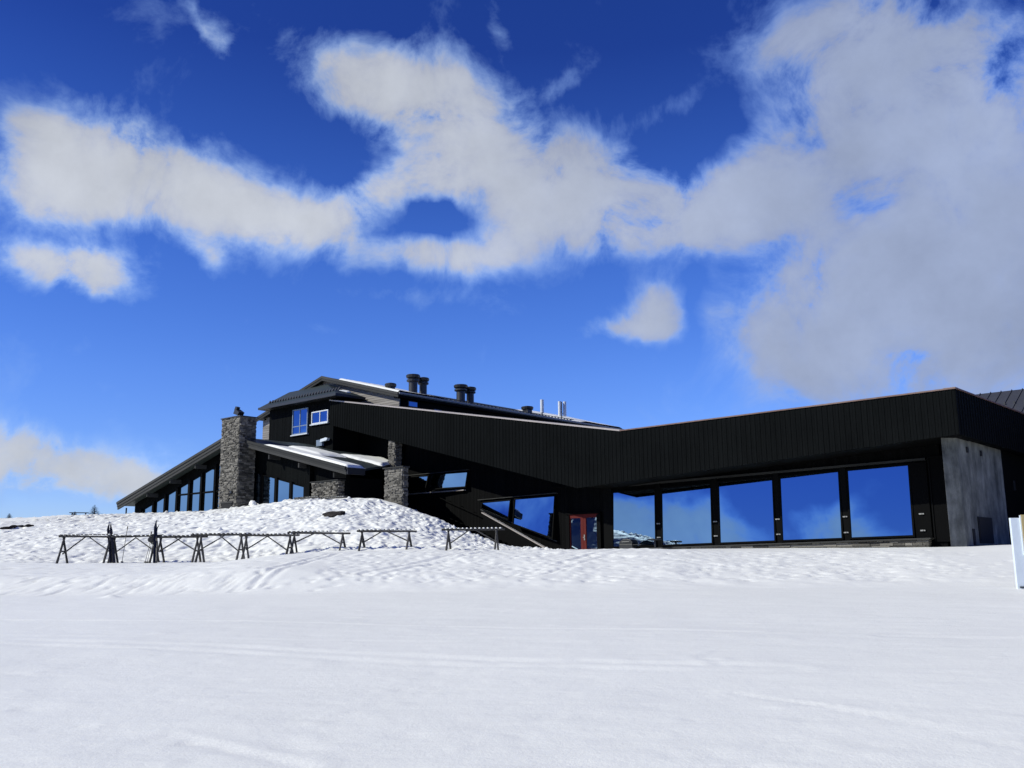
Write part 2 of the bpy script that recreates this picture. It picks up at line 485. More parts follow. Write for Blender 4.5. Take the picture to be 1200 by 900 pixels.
def window(poly, v, fw=.07, frame='dark_timber', depth=.09, bars=(), name='window', parent=None, label=None, pane='glass', tilt=0., yaw=0.):
    """poly in (u,z) counter-clockwise; frame ring proud of the wall at v, one pane set back in it"""
    inn = inset(poly, fw); n = len(poly); mb = MB()
    for i in range(n):
        j = (i + 1) % n
        mb.prism([poly[i], poly[j], inn[j], inn[i]], v - depth, v + .02)
    for kind, pos, w in bars:
        us = [p[0] for p in inn]; zz = [p[1] for p in inn]
        if kind == 'v': mb.box((pos - w / 2, v - depth + .008, min(zz) - .01), (pos + w / 2, v + .01, max(zz) + .01))
        else: mb.box((min(us) - .01, v - depth + .014, pos - w / 2), (max(us) + .01, v + .01, pos + w / 2))
    ztop = max(p_[1] for p_ in poly); sh = math.tan(R(tilt)); ur = max(p_[0] for p_ in poly); sy = math.tan(R(yaw))
    mb.v = [(a_, b_ - (sh * (ztop - c_) + sy * (ur - a_) if b_ < v else 0), c_) for a_, b_, c_ in mb.v]
    o = mb.build(name, frame, parent or hotel)
    if label: o['label'] = label
    tl = [random.uniform(-.004, .004) for _ in range(2)]
    big = inset(poly, fw * .8); us = [p[0] for p in big]; zz = [p[1] for p in big]
    u0, u1, z0, z1 = min(us), max(us), min(zz), max(zz)
    vs = []
    for back in (0, .02):
        for (a, b) in big: vs.append((a, v - depth * .45 + back + tl[0] * ((a - u0) / (u1 - u0) - .5) + tl[1] * ((b - z0) / (z1 - z0) - .5) - sh * (ztop - b) - sy * (ur - a), b))
    fs = [tuple(range(n)), tuple(range(2 * n - 1, n - 1, -1))] + [(i, i + n, (i + 1) % n + n, (i + 1) % n) for i in range(n)]
    MB().add(vs, fs).build('pane', pane, o)
    return o

def rect(u0, u1, z0, z1): return [(u0, z0), (u1, z0), (u1, z1), (u0, z1)]

# five big windows of the right wing, the columns between them
for a, b in ((.02, 3.1), (3.46, 6.76), (7.14, 10.46), (10.78, 14.06), (14.40, 17.52)):
    t = lambda q: 5.62 + .024 * q
    window([(a, 2.27 + .0155 * a), (b, 2.27 + .0155 * b), (b, t(b)), (a, t(a))], -.02, .09, depth=.08, label='large picture window mirroring the sky', tilt=2.4, yaw=1.2)
for u0, u1 in ((-.62, -.02), (3.12, 3.44), (6.78, 7.12), (10.48, 10.76), (14.08, 14.38), (17.54, 18.3)):
    c = MB().box((u0, -.16, 1.6), (u1, .0, 6.05)).build('column', 'dark_timber', hotel, bevel=.012)
    if u0 > 1:
        for z in (2.80, 3.58):
            m_ = (u0 + u1) / 2
            MB().box((m_ - .13, -.225, z), (m_ + .10, -.161, z + .06)).rod((m_ - .02, -.26, z + .03), (m_ - .02, -.16, z + .03), .035).build('bracket', 'galvanised', c)
MB().box((-4.6, -.22, 6.06), (-.7, -.001, 6.16)).build('ledge', 'dark_timber', hotel)
mb = MB(); mb.prism([(-.1, 5.86), (18.3, 6.14), (18.3, 6.24), (-.1, 5.96)], -.26, -.001); mb.build('ledge', 'barge', hotel)
window(rect(18.36, 19.3, 2.3, 6.3), -.02, .06, pane='dark_timber', label='narrow dull dark panel at the end of the window row')

# stone plinth under the windows
def stone_face(mb, u0, u1, z0, z1, v, out=.05, axis='v', course=.10, lens=(.13, .42), zt=None):
    """rough dry-laid courses: one block each, every block its own depth and tint"""
    z = z0
    while z < z1 - .02:
        h = min(course * random.uniform(.6, 1.35), z1 - z)
        u = u0
        while u < u1 - .01:
            l = random.uniform(*lens); e = u + l
            if u1 - e < lens[0] * .6: e = u1
            e = min(e, u1)
            o = random.uniform(0, out); g = random.uniform(.004, .012)
            top = z + h - g
            if zt is not None: top = min(top, zt(u))
            if top > z + .02:
                if axis == 'v': mb.box((u + g, v - o, z + g), (e - g, v + .12, top))
                else: mb.box((v - .12, u + g, z + g), (v + o, e - g, top))
            u = e
        z += h
    return mb
mb = MB(); stone_face(mb, -.6, 18.22, 1.55, 2.44, -.5, .05, lens=(.25, .9), zt=lambda u: 2.145 + .0141 * (u + .75)); mb.prism([(-.6, 1.5), (18.2, 1.5), (18.2, 2.40), (-.6, 2.13)], -.44, -.005, tint=.1)
stone_face(mb, -.48, -.02, 1.55, 2.39, 18.2, .05, 'u')
pl = mb.build('stone_plinth', 'stone', hotel)
MB().prism([(-.75, 2.14), (18.36, 2.41), (18.36, 2.48), (-.75, 2.21)], -.66, -.10).build('coping', 'barge', pl)

# red double door in its dark porch
mb = MB(); mb.box((-3.55, -.18, 2.0), (-3.25, -.001, 4.32)); mb.box((-1.14, -.18, 2.0), (-.86, -.001, 4.32)); mb.box((-3.55, -.185, 4.365), (-.86, -.001, 4.47))
mb.build('door_surround', 'dark_timber', hotel)
for s, (a, b) in ((0, (-3.32, -2.215)), (1, (-2.205, -1.08))):
    stile_in = .30; d = MB()
    ia, ib = (a + .12, b - .2) if s == 0 else (a + .2, b - .12)
    d.box((a, -.10, 2.0), (ia, -.02, 4.33)); d.box((ib, -.10, 2.0), (b, -.02, 4.33))
    d.box((ia, -.10, 4.14), (ib, -.02, 4.33)); d.box((ia, -.10, 2.0), (ib, -.02, 2.25))
    do = d.build('door', 'red_paint', hotel); do['label'] = 'red framed glass door leaf'
    MB().box((ia - .01, -.06, 2.24), (ib + .01, -.04, 4.15)).build('pane', 'glass', do)
    hx = b - .10 if s == 0 else a + .10
    if s == 1: MB().box((hx - .045, -.145, 2.78), (hx + .03, -.101, 3.12)).rod((hx - .10, -.16, 2.95), (hx + .04, -.16, 2.95), .022).build('handle', 'galvanised', do)
MB().box((-3.33, -.12, 4.332), (-1.07, -.02, 4.362)).build('door_head', 'red_paint', hotel)

# windows above the steps, and those with sills sloping along the steps
window(rect(-17.74, -15.92, 6.50, 7.68), -.02, .08, label='small window left of a pair above the steps', tilt=16.5, yaw=7)
window(rect(-15.36, -12.0, 6.55, 7.70), -.02, .08, label='wide low window right of a pair above the steps', tilt=12.5, yaw=6)
MB().box((-18.15, -.26, 6.36), (-12.3, -.001, 6.44)).build('window_sill', 'flashing', hotel)
MB().box((-18.2, -.24, 7.74), (-11.9, -.001, 7.79)).build('window_head', 'barge', hotel)
window([(-10.62, 5.02), (-8.12, 4.16), (-8.12, 5.56), (-10.62, 5.50)], -.02, .07, label='window with a sloping sill above the steps', tilt=11, yaw=3)
window([(-7.58, 3.90), (-4.36, 2.88), (-4.36, 5.66), (-7.58, 5.58)], -.02, .08, label='tall window with a sloping sill beside the door', tilt=7, yaw=5)
mb = MB(); mb.prism([(-11.0, 5.62), (-4.2, 5.74), (-4.2, 5.79), (-11.0, 5.67)], -.24, -.001); mb.build('window_head', 'barge', hotel)
mb = MB(); mb.prism([(-10.8, 4.96), (-4.3, 2.72), (-4.3, 2.78), (-10.8, 5.02)], -.16, -.001); mb.build('window_sill', 'dark_metal', hotel)
# dim glazing in the recess behind the low roof
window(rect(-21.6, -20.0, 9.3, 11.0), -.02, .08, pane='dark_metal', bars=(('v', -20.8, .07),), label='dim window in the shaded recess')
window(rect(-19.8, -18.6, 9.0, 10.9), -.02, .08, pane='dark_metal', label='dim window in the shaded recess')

# chamfered concrete fin wall closing the right end
mb = MB()
mb.prism([(19.66, -2.12), (20.12, -1.40), (20.12, 5.9), (19.66, 5.9)], 1.4, 6.955, 'z'); 
fin = mb.build('concrete_wall', 'concrete', hotel, bevel=.02)
mb = MB(); mb.prism([(0.62, 2.2), (2.9, 2.2), (2.9, 3.42), (.62, 3.42)], 20.121, 20.16, 'u'); mb.prism([(.74, 2.3), (2.78, 2.3), (2.78, 3.32), (.74, 3.32)], 20.1605, 20.175, 'u')
mb.build('hatch', 'dark_opening', fin)
MB().prism([(-.35, 2.1), (.0, 2.1), (.0, 2.85), (-.35, 2.85)], 20.121, 20.15, 'u').build('hatch', 'dark_opening', fin)
for v_ in (-.1, 2.1): MB().box((20.121, v_, 6.35), (20.19, v_ + .2, 6.62)).build('wall_lamp', 'black_metal', fin)
MB().box((19.95, 5.92, 1.5), (20.05, 13.2, 6.95)).build('timber_infill', 'dark_timber', hotel)
MB().box((20.051, 8.0, 5.0), (20.10, 8.25, 5.5)).build('wall_lamp', 'black_metal', hotel)

# ------------------------------------------------------------------ low lodge with the glass gable
RZ, RU = 10.55, -26.25                       # ridge
def zl(u): return RZ - .2525 * (RU - u)
def zr(u): return RZ - .2385 * (u - RU)
UL, UR = -42.2, -12.87
mb = MB()
mb.slab([(UL, -10, zl(UL)), (RU, -10, RZ), (RU, -3.05, RZ), (UL, -3.05, zl(UL))], .24)
mb.slab([(UL, -3.049, zl(UL)), (-36.3, -3.049, zl(-36.3)), (-36.3, 12, zl(-36.3)), (UL, 12, zl(UL))], .24)
EDGE = [(UR, -10), (UR, -8.6), (-15.3, -5.05), (-17.4, -2.3), (-20.5, -.8), (-23.0, -.3)]
mb.slab([(RU, -10, RZ)] + [(u, v, zr(u)) for u, v in EDGE] + [(-23.0, -3.05, zr(-23)), (RU, -3.05, RZ)], .14)
lodge_roof = mb.build('lodge_roof', 'roof_metal', hotel)
def barge(u0, z0, u1, z1, name, d=.55):
    mb = MB()
    mb.prism([(u0, z0 + .05), (u1, z1 + .05), (u1, z1 - .13), (u0, z0 - .13)], -10.14, -10.002)
    mb.prism([(u0, z0 - .131), (u1, z1 - .131), (u1, z1 - d + .21), (u0, z0 - d + .21)], -10.07, -10.002)
    mb.prism([(u0, z0 - d + .209), (u1, z1 - d + .209), (u1, z1 - d), (u0, z0 - d)], -10.02, -9.90)
    return mb.build(name, 'barge', hotel)
barge(UL, zl(UL), RU, RZ, 'barge_board'); barge(RU, RZ, UR, zr(UR), 'barge_board', .46)
mb = MB(); mb.slab([(UL - .05, -10.1, zl(UL) + .07), (RU, -10.1, RZ + .07), (RU, -9.6, RZ + .07), (UL - .05, -9.6, zl(UL) + .07)], .06)
mb.build('verge_flashing', 'dark_metal', hotel)
MB().box((UR - .02, -9.99, zr(UR) - .42), (UR + .12, -8.6, zr(UR) - .02)).build('gutter', 'black_metal', hotel)
for u in (-30.76, -34.3, -37.74, -21.35, -17.95, -14.27):
    z = (zl(u) if u < RU else zr(u)) - .56
    MB().box((u - .06, -9.88, z - .30), (u + .06, -8.8, z - .002)).build('purlin_end', 'barge', hotel)
# gable wall: upright boards above the glazing
mb = MB(); u = -41.4
while u < -14.2:
    e = u + .17
    zt = min((zl(q) if q < RU else zr(q)) for q in (u, e)) - .26
    mb.prism([(u + .004, 4.2), (e - .004, 4.2), (e - .004, zt), (u + .004, zt)], -8.95 + random.uniform(0, .012), -8.85)
    u = e
mb.prism([(-41.4, 4.2), (-14.2, 4.2), (-14.2, zr(-14.2) - .3), (RU, RZ - .3), (-41.4, zl(-41.4) - .3)], -8.86, -8.6, tint=.2)
mb.build('gable_wall', 'black_wood', hotel)
mb = MB(); mb.prism([(-8.59, 4.2), (-5.9, 4.2), (-5.9, 6.9), (-8.59, 6.9)], -14.5, -14.25, 'u'); mb.prism([(-17.0, 4.2), (-14.5, 4.2), (-14.5, 6.9), (-17.0, 7.6)], -5.9, -5.7)
mb.build('lodge_side_wall', 'dark_timber', hotel)
mb = MB(); mb.prism([(-8.59, 4.2), (12, 4.2), (12, 6.4), (-8.59, 6.4)], -41.4, -41.15, 'u')
mb.build('lodge_side_wall', 'dark_timber', hotel)
gt = lambda u: 6.10 + .262 * (u + 39.0)
tz = 6.78
for k, (a, b) in enumerate(((-39.62, -38.38), (-37.78, -36.5), (-36.05, -34.72), (-34.32, -33.03), (-32.5, -31.3), (-30.82, -29.4), (-28.98, -27.6))):
    if k < 3: window([(a, 4.6), (b, 4.6), (b, gt(b)), (a, gt(a))], -8.97, .03, depth=.07)
    else:
        window(rect(a, b, 4.6, tz - .02), -8.97, .03, depth=.07)
        window([(a, tz + .06), (b, tz + .06), (b, gt(b)), (a, gt(a))], -8.97, .03, depth=.07)
for u in (-40.05, -38.08, -36.28, -34.52, -32.77, -31.06, -29.19):
    w = .13
    MB().prism([(u - w, 4.5), (u + w, 4.5), (u + w, gt(u + w) + .1), (u - w, gt(u - w) + .1)], -9.16, -8.96).build('mullion', 'dark_timber', hotel)
MB().box((-34.38, -9.10, tz - .022), (-27.5, -9.0, tz + .058)).build('transom', 'dark_timber', hotel)
gr = lambda u: 7.80 - .236 * (u + 23.9)
for a, b in ((-24.2, -23.42), (-23.03, -21.72), (-21.30, -19.98), (-19.63, -18.36)):
    window([(a, 4.6), (b, 4.6), (b, gr(b)), (a, gr(a))], -8.97, .03, depth=.07, yaw=9 if a < -24 else 4.5)
for u in (-23.22, -21.51, -19.80, -18.2):
    w = .13
    MB().prism([(u - w, 4.5), (u + w, 4.5), (u + w, gr(u + w) + .1), (u - w, gr(u - w) + .1)], -9.16, -8.96).build('mullion', 'dark_timber', hotel)
window(rect(-17.25, -16.9, 5.0, 6.3), -8.97, .05)
MB().box((-17.95, -9.3, 4.3), (-17.5, -8.96, zr(-17.7) - .6)).build('gable_post', 'black_wood', hotel)
MB().rod((-41.5, -9.6, 4.6), (-41.5, -9.6, 6.1), .06, n=8).build('gable_post', 'barge', hotel)
# stone walls of the entrance
def stone_block(name, u0, u1, v0, v1, z0, z1, cap=True, slope=0.):
    mb = MB()
    stone_face(mb, u0, u1, z0, z1, v0, .085)
    stone_face(mb, v0, v1, z0, z1, u1, .085, 'u')
    lf = MB()
    stone_face(lf, v0, v1, z0, z1, 0, .06, 'u')
    for q, f, t in zip(range(len(lf.f) // 6), lf.f[::6], lf.t[::6]):
        vs = lf.v[q * 8:q * 8 + 8]; mb.add([(u0 - x, y, z) for x, y, z in vs], [(0, 2, 3, 1), (4, 5, 7, 6), (0, 1, 5, 4), (2, 6, 7, 3), (0, 4, 6, 2), (1, 3, 7, 5)], t)
    mb.box((u0 + .03, v0 + .03, z0), (u1 - .03, v1 - .02, z1 - .01), .1)
    o = mb.build(name, 'stone', hotel)
    if cap: MB().box((u0 - .12, v0 - .12, z1 + .002), (u1 + .12, v1 + .05, z1 + .075)).build('cap_stone', 'barge', o)
    return o
stone_block('stone_wall', -17.0, -14.35, -9.45, -8.97, 4.6, 6.66)
stone_block('stone_pier', -9.83, -8.25, -9.5, -9.12, 4.2, 7.06)
stone_block('stone_pier', -16.85, -16.2, -3.1, -2.5, 7.9, 9.98, False)
# chimney
ch = stone_block('chimney', -26.2, -23.95, -10.55, -9.25, 4.6, 11.66, False)
mb = MB(); mb.box((-26.3, -10.66, 11.665), (-23.85, -9.15, 11.73)); mb.build('cap', 'dark_metal', ch)
MB().box((-25.72, -10.64, 4.9), (-24.42, -10.50, 5.68)).build('hearth_opening', 'dark_opening', ch)
MB().box((-25.8, -10.68, 5.682), (-24.3, -10.50, 5.78)).build('lintel', 'barge', ch)
MB().box((-24.62, -10.72, 6.28), (-24.42, -10.52, 6.5)).rod((-24.52, -10.75, 6.3), (-24.35, -10.9, 6.2), .06).build('wall_lamp', 'black_metal', ch)
mb = MB(); mb.rod((-24.7, -10.2, 11.731), (-24.7, -10.2, 11.9), .05)
mb.prism([(-25.05, 11.98), (-24.5, 11.80), (-24.32, 12.02), (-24.85, 12.3)], -10.45, -10.0)
mb.prism([(-25.1, 12.25), (-24.9, 12.1), (-24.72, 12.42), (-24.95, 12.5)], -10.35, -10.1)
mb.build('floodlight', 'black_metal', ch)

# ------------------------------------------------------------------ upper storey with its projecting bay
mb = MB(); u = -31.6
while u < -23.28:
    e = min(u + .18, -23.28)
    mb.box((u + .005, -3.0 + random.uniform(0, .014), 9.0), (e - .005, -2.9, 13.86)); u = e
v = -2.9
while v < -.6:
    mb.box((-23.36, v + .004, 9.0), (-23.28 + random.uniform(-.012, 0), v + .176, 13.86)); v += .18
mb.box((-31.58, -2.9, 8.4), (-23.37, -.6, 13.85), .2)
mb.build('bay_wall', 'black_wood', hotel)
window(rect(-28.36, -26.4, 11.42, 13.42), -3.02, .085, 'blue_frame', .07, (('v', -27.38, .085), ('h', 12.06, .07)), label='tall blue-grey framed window in the upper bay')
window(rect(-25.9, -23.86, 12.02, 12.99), -3.02, .085, 'pale_frame', .07, (('v', -24.87, .08),), label='small white framed window in the upper bay')
MB().box((-28.45, -3.16, 11.33), (-26.3, -3.0, 11.415)).build('window_sill', 'pale_frame', hotel)
MB().box((-26.0, -3.16, 11.93), (-23.8, -3.0, 12.015)).build('window_sill', 'pale_frame', hotel)
mb = MB(); mb.box((-25.05, -3.2, 10.25), (-24.35, -3.02, 10.72)); fl = mb.build('floodlight', 'blue_frame', hotel)
mb = MB(); mb.prism([(-24.4, 10.50), (-23.62, 10.58), (-23.5, 10.76), (-23.75, 10.80), (-24.35, 10.72)], -3.36, -3.1); mb.build('lamp_head', 'white_paint', fl)
# lean-to roof of the bay, hipped at its right end, with a row of snow guards
mb = MB()
A, B_, C_, D_ = (-31.8, -3.85, 13.92), (-21.95, -3.85, 13.92), (-26.7, -1.02, 15.55), (-31.8, -1.02, 15.55)
mb.slab([A, B_, C_, D_], .10)
mb.slab([(B_[0] + .001, B_[1], B_[2]), (-21.95, -1.02, 13.92), (C_[0] + .001, C_[1], C_[2])], .10)
bay_roof = mb.build('bay_roof', 'roof_metal', hotel)
mb = MB()
mb.box((-31.85, -3.95, 13.72), (-21.9, -3.852, 13.9)); mb.box((-22.04, -3.851, 13.72), (-21.9, -1.1, 13.9)); mb.box((-31.85, -3.85, 13.72), (-31.75, -1.1, 13.9))
mb.box((-31.74, -3.84, 13.74), (-22.05, -.7, 13.79))
mb.build('eave', 'black_metal', bay_roof)
for k in range(26):
    u = -31.3 + k * .355; f = .22
    MB().prism([(-3.85 + 2.83 * f - .10, 13.92 + 1.63 * f + .0), (-3.85 + 2.83 * f + .05, 13.92 + 1.63 * f + .03), (-3.85 + 2.83 * f + .05, 13.92 + 1.63 * f + .24)], u - .07, u + .07, 'u').build('snow_guard', 'black_metal', bay_roof)
# gabled block behind
GU, GZ_ = -27.4, 16.30
def g2(u): return GZ_ - .2675 * abs(u - GU)
GL, GR = -36.55, -18.25
mb = MB()
mb.slab([(GL, -1.0, g2(GL)), (GU, -1.0, GZ_), (GU, 28.5, GZ_), (GL, 28.5, g2(GL))], .16)
mb.slab([(GU, -1.0, GZ_), (GR, -1.0, g2(GR)), (GR, 28.5, g2(GR)), (GU, 28.5, GZ_)], .16)
block_roof = mb.build('block_roof', 'roof_metal', hotel)
for u0, u1 in ((GL, GU), (GU, GR)):
    mb = MB(); mb.prism([(u0, g2(u0) + .03), (u1, g2(u1) + .03), (u1, g2(u1) - .17), (u0, g2(u0) - .17)], -1.10, -1.002)
    mb.prism([(u0, g2(u0) - .171), (u1, g2(u1) - .171), (u1, g2(u1) - .36), (u0, g2(u0) - .36)], -1.06, -1.0)
    mb.build('barge_board', 'barge', hotel)
MB().box((GR - .03, -.99, g2(GR) - .10), (GR + .10, 28.5, g2(GR) + .035)).build('gutter', 'galvanised', hotel)
MB().box((GR - .5, -.99, g2(GR) - .34), (GR - .031, 28.4, g2(GR) - .17)).build('eave_board', 'dark_timber', hotel)
mb = MB(); z = 7.6
while z < 16.1:
    zc = z + .19
    ul = max(-36.2, GU - (GZ_ - zc - .2) / .2675); ur = min(-18.7, GU + (GZ_ - zc - .2) / .2675)
    if zc < 12.6: ur = -31.7
    if ur > ul + .1:
        mb.prism([(-.50, z), (-.50 - .035, z + .01), (-.515, zc), (-.44, zc), (-.44, z)], ul, ur, 'u')
    z = zc
mb.build('gable_siding', 'grey_siding', hotel)
mb = MB(); mb.prism([(-36.2, 7.5), (-18.72, 7.5), (-18.72, g2(-18.72) - .2), (GU, GZ_ - .2), (-36.2, g2(-36.2) - .2)], -.43, -.2)
mb.box((-18.95, -.43, 9.5), (-18.72, 28.0, 13.95)); mb.box((-36.2, -.2, 7.5), (-36.0, 28, 13.7))
mb.box((-36.2, 27.8, 7.5), (-18.72, 28.0, 13.7))
mb.build('block_wall', 'dark_timber', hotel)
for a, b, z0, z1 in ((.35, 1.3, 13.0, 13.45), (3.0, 3.9, 12.75, 13.12), (4.1, 4.9, 12.72, 13.1), (9.0, 9.8, 12.6, 13.0)):
    w = MB().prism([(a, z0), (b, z0), (b, z1), (a, z1)], -18.72, -18.66, 'u').build('window', 'dark_metal', hotel)
    MB().prism([(a + .06, z0 + .06), (b - .06, z0 + .06), (b - .06, z1 - .06), (a + .06, z1 - .06)], -18.659, -18.64, 'u').build('pane', 'glass', w)
# snow guard rail along the block's eave
mb = MB()
for k in range(58): mb.box((GR - .85, 3.0 + k * .44, g2(GR - .85)), (GR - .78, 3.09 + k * .44, g2(GR - .8) + .15))
mb.rod((GR - .82, 3, g2(GR - .82) + .13), (GR - .82, 28.3, g2(GR - .82) + .13), .03, n=6)
mb.build('snow_guard', 'dark_metal', block_roof)
# ventilation stacks and aerials on the block roof
def vent(v, w, h, double=False):
    u = -20.0; z = g2(u) - .05
    mb = MB()
    if h > 1: mb.rod((u, v, z), (u, v, z + h - .28), w * .34, n=18)
    else: mb.box((u - w * .3, v - w * .3, z), (u + w * .3, v + w * .3, z + h - .28))
    o = mb.build('vent_stack', 'black_metal', hotel)
    c = MB(); c.lathe([(w * .36, h - .34), (w * .52, h - .30), (w * .56, h - .14), (w * .50, h - .06), (w * .2, h)], (u, v, z), 14)
    c.build('vent_cap', 'black_metal', o)
    if h > 1: MB().lathe([(w * .35, h * .60), (w * .5, h * .64), (w * .5, h * .72), (w * .35, h * .76)], (u, v, z), 14).build('collar', 'black_metal', o)
vent(-4.25 + 4.0, .8, .62)
vent(2.05, 1.0, 1.62); vent(3.12, .86, 1.52); vent(7.33, 1.05, 1.52); vent(8.44, .9, 1.46); vent(15.7, 1.0, .68)
def aerial(v, n, h, r):
    u = -20.0; z = g2(u)
    o = MB().rod((u, v, z - .05), (u, v, z + (.35 if n == 1 else h + .25)), .05).build('aerial_mast', 'dark_metal', hotel)
    for k in range(n):
        a = 2 * math.pi * k / n + .5; q = 0 if n == 1 else r * 1.9
        c = MB().rod((u + q * math.cos(a), v + q * math.sin(a), z + .25), (u + q * math.cos(a), v + q * math.sin(a), z + .25 + h), r, n=12)
        if n > 1: c.rod((u, v, z + .5), (u + q * math.cos(a), v + q * math.sin(a), z + .5), .03)
        c.build('antenna', 'antenna_grey', o)
aerial(17.75, 1, 1.2, .16); aerial(20.6, 3, 1.35, .15)

# rear building with a seamed metal roof
rear = empty('rear_building', (OX, OY, 0), HA)
tag(rear, 'building behind the right wing showing a grey seamed metal roof', 'building')
mb = MB()
mb.slab([(11, 13.6, 9.35), (34, 13.6, 9.35), (34, 18.6, 11.95), (11, 18.6, 11.95)], .14)
mb.slab([(11, 18.601, 11.95), (34, 18.601, 11.95), (34, 23.6, 9.35), (11, 23.6, 9.35)], .14)
u = 11.2
while u < 34:
    mb.slab([(u, 13.58, 9.40), (u + .05, 13.58, 9.40), (u + .05, 18.6, 12.01), (u, 18.6, 12.01)], .055); u += .62
rr = mb.build('roof', 'rear_roof', rear)
for k in range(40):
    u = 12.0 + k * .55; MB().box((u, 16.2, 10.70), (u + .09, 16.3, 10.90)).build('snow_guard', 'black_metal', rr)
mb = MB(); mb.box((11.4, 14.1, 1.0), (33.6, 23.1, 9.25)); mb.prism([(14.1, 9.251), (23.1, 9.251), (18.6, 11.6)], 11.45, 33.55, 'u'); mb.build('wall', 'dark_timber', rear)

# ------------------------------------------------------------------ outdoor steps beside the facade
steps = empty('staircase', (OX, OY, 0), HA)
tag(steps, 'black timber outdoor steps running down along the facade to the red door', 'staircase')
n = 21; u0, z0, u1, z1 = -15.4, 5.45, -6.0, 2.25
for k in range(n):
    f = k / (n - 1); u = u0 + (u1 - u0) * f; z = z0 + (z1 - z0) * f
    MB().box((u - .26, -3.25, z - .07), (u + .26, -1.62, z)).box((u + .19, -3.2, z - .23), (u + .23, -1.66, z - .071)).build('tread', 'dark_timber', steps)
mb = MB(); mb.prism([(u0 - .5, z0 - .02), (u0 + .2, z0 - .02), (u1 + .4, z1 - .05), (u1 + .4, z1 - .6), (u0 - .5, z0 - 1.4)], -3.34, -3.26)
mb.prism([(u0 - .5, z0 - .02), (u0 + .2, z0 - .02), (u1 + .4, z1 - .05), (u1 + .4, z1 - .6), (u0 - .5, z0 - 1.4)], -1.60, -1.56)
mb.build('stringer', 'dark_timber', steps)
MB().box((-17.8, -3.3, 4.6), (-15.67, -.1, 5.42)).build('landing', 'dark_timber', steps)
mb = MB(); mb.prism([(-9.30, 4.62), (-3.6, 2.08), (-3.6, 1.4), (-9.30, 1.4)], -1.52, -1.44); ba = mb.build('balustrade', 'dark_timber', steps)
mb = MB(); mb.prism([(-9.36, 4.66), (-3.55, 2.075), (-3.55, 2.145), (-9.36, 4.73)], -1.60, -1.38); mb.build('cap_rail', 'flashing', ba)
mb = MB(); mb.rod((-15.2, -.35, 6.2), (-9.9, -.35, 4.3), .03)
for k in range(5): mb.rod((-15.0 + k * 1.2, -.35, 6.13 - k * .43), (-15.0 + k * 1.2, -.02, 6.13 - k * .43), .02)
mb.build('handrail', 'dark_timber', steps)
# ------------------------------------------------------------------ snow lying on the roofs
def roof_snow(name, label, us, vs, zf, thick, mask):
    nu, nv = len(us), len(vs); U, V = np.meshgrid(us, vs)
    T = mask(U, V); Z = zf(U) + np.clip(T, 0, 1) ** .6 * thick + .004
    mb = MB(); idx = {}
    keep = T > 0
    for j in range(nv):
        for i in range(nu): mb.v.append((U[j, i], V[j, i], Z[j, i] if keep[j, i] else zf(U[j, i]) + .003))
    for j in range(nv - 1):
        for i in range(nu - 1):
            if keep[j:j + 2, i:i + 2].any():
                a = j * nu + i; mb.f.append([a, a + 1, a + nu + 1, a + nu]); mb.t.append(.5)
    o = mb.build(name, 'snow', None, smooth=True)
    o.location = (OX, OY, 0); o.rotation_euler = (0, 0, HA)
    return tag(o, label, 'snow', kind='stuff')
def m1(U, V):
    n = .75 * fbm(U * .6 + 40, V * .6 + 9, 5, 5)
    front = sstep(-22.4, -20.6, U) * (1 - sstep(-8.75, -8.3, V + .35 * n)) * sstep(-9.98, -9.9, V)
    mid = sstep(-22.9, -22.0, U + .5 * n) * sstep(-7.9, -7.4, V) * (1 - sstep(-5.6, -5.0, V + .6 * n)) * (1 - sstep(-19.4, -18.2, U + n))
    back = sstep(-20.6, -19.4, U) * sstep(-5.2, -4.6, V + .5 * n) * (1 - sstep(-1.6, -.9, V))
    lim = U < np.interp(V, [e[1] for e in EDGE], [e[0] for e in EDGE]) - .05 + .25 * n
    lim &= U < np.interp(V, [e[1] for e in EDGE], [e[0] for e in EDGE])
    m = np.maximum(np.maximum(front, mid), back) - .25 + .5 * n
    return np.where(lim & (U < -12.9) & ~((U < -22.9) & (V > -3.1)), m, -1)
roof_snow('roof_snow', 'patchy snow melting on the low lodge roof beside the dark recess', np.arange(-23.0, -12.85, .1), np.arange(-10.0, -.3, .1), lambda u: RZ - .2385 * (u - RU), .2, m1)
def m2(U, V):
    n = fbm(U * .6 + 4, V * .35 + 3, 4, 8)
    return np.where((V > -.9) & (U < -18.35) & (U > -25.2 + .8 * n), sstep(4.4, 3.0, V + 1.2 * n) * .8 + sstep(19.5, 22.5, V + n) * (1 - sstep(27.4, 28.3, V)) + .25 * n - .1 - .5 * sstep(4, 6, V) * (1 - sstep(18, 20, V)), -1)
roof_snow('roof_snow', 'thin strip of snow along the ridge slope of the highest roof', np.arange(-27.2, -18.3, .16), np.arange(-.95, 28.4, .16), lambda u: GZ_ - .2675 * (u - GU), .2, m2)
def lump(name, label, cat, c, r, mat, seed, flat=.6, parent=None, n=3):
    bm = bmesh.new(); bmesh.ops.create_icosphere(bm, subdivisions=n, radius=1)
    from mathutils import noise as mn
    for v_ in bm.verts:
        k = 1 + .38 * mn.noise(v_.co * 1.6 + Vector((seed, 0, 0))) + .14 * mn.noise(v_.co * 4.5 + Vector((0, seed, 0)))
        v_.co = Vector((v_.co.x * r[0] * k, v_.co.y * r[1] * k, v_.co.z * r[2] * k))
    me = bpy.data.meshes.new(name); bm.to_mesh(me); bm.free()
    at = me.attributes.new('tint', 'FLOAT', 'FACE'); at.data.foreach_set('value', [random.random() for _ in me.polygons])
    me.polygons.foreach_set('use_smooth', [mat == 'snow'] * len(me.polygons))
    me.materials.append(M[mat]); o = bpy.data.objects.new(name, me); COL.objects.link(o)
    o.location = c
    return tag(o, label, cat)
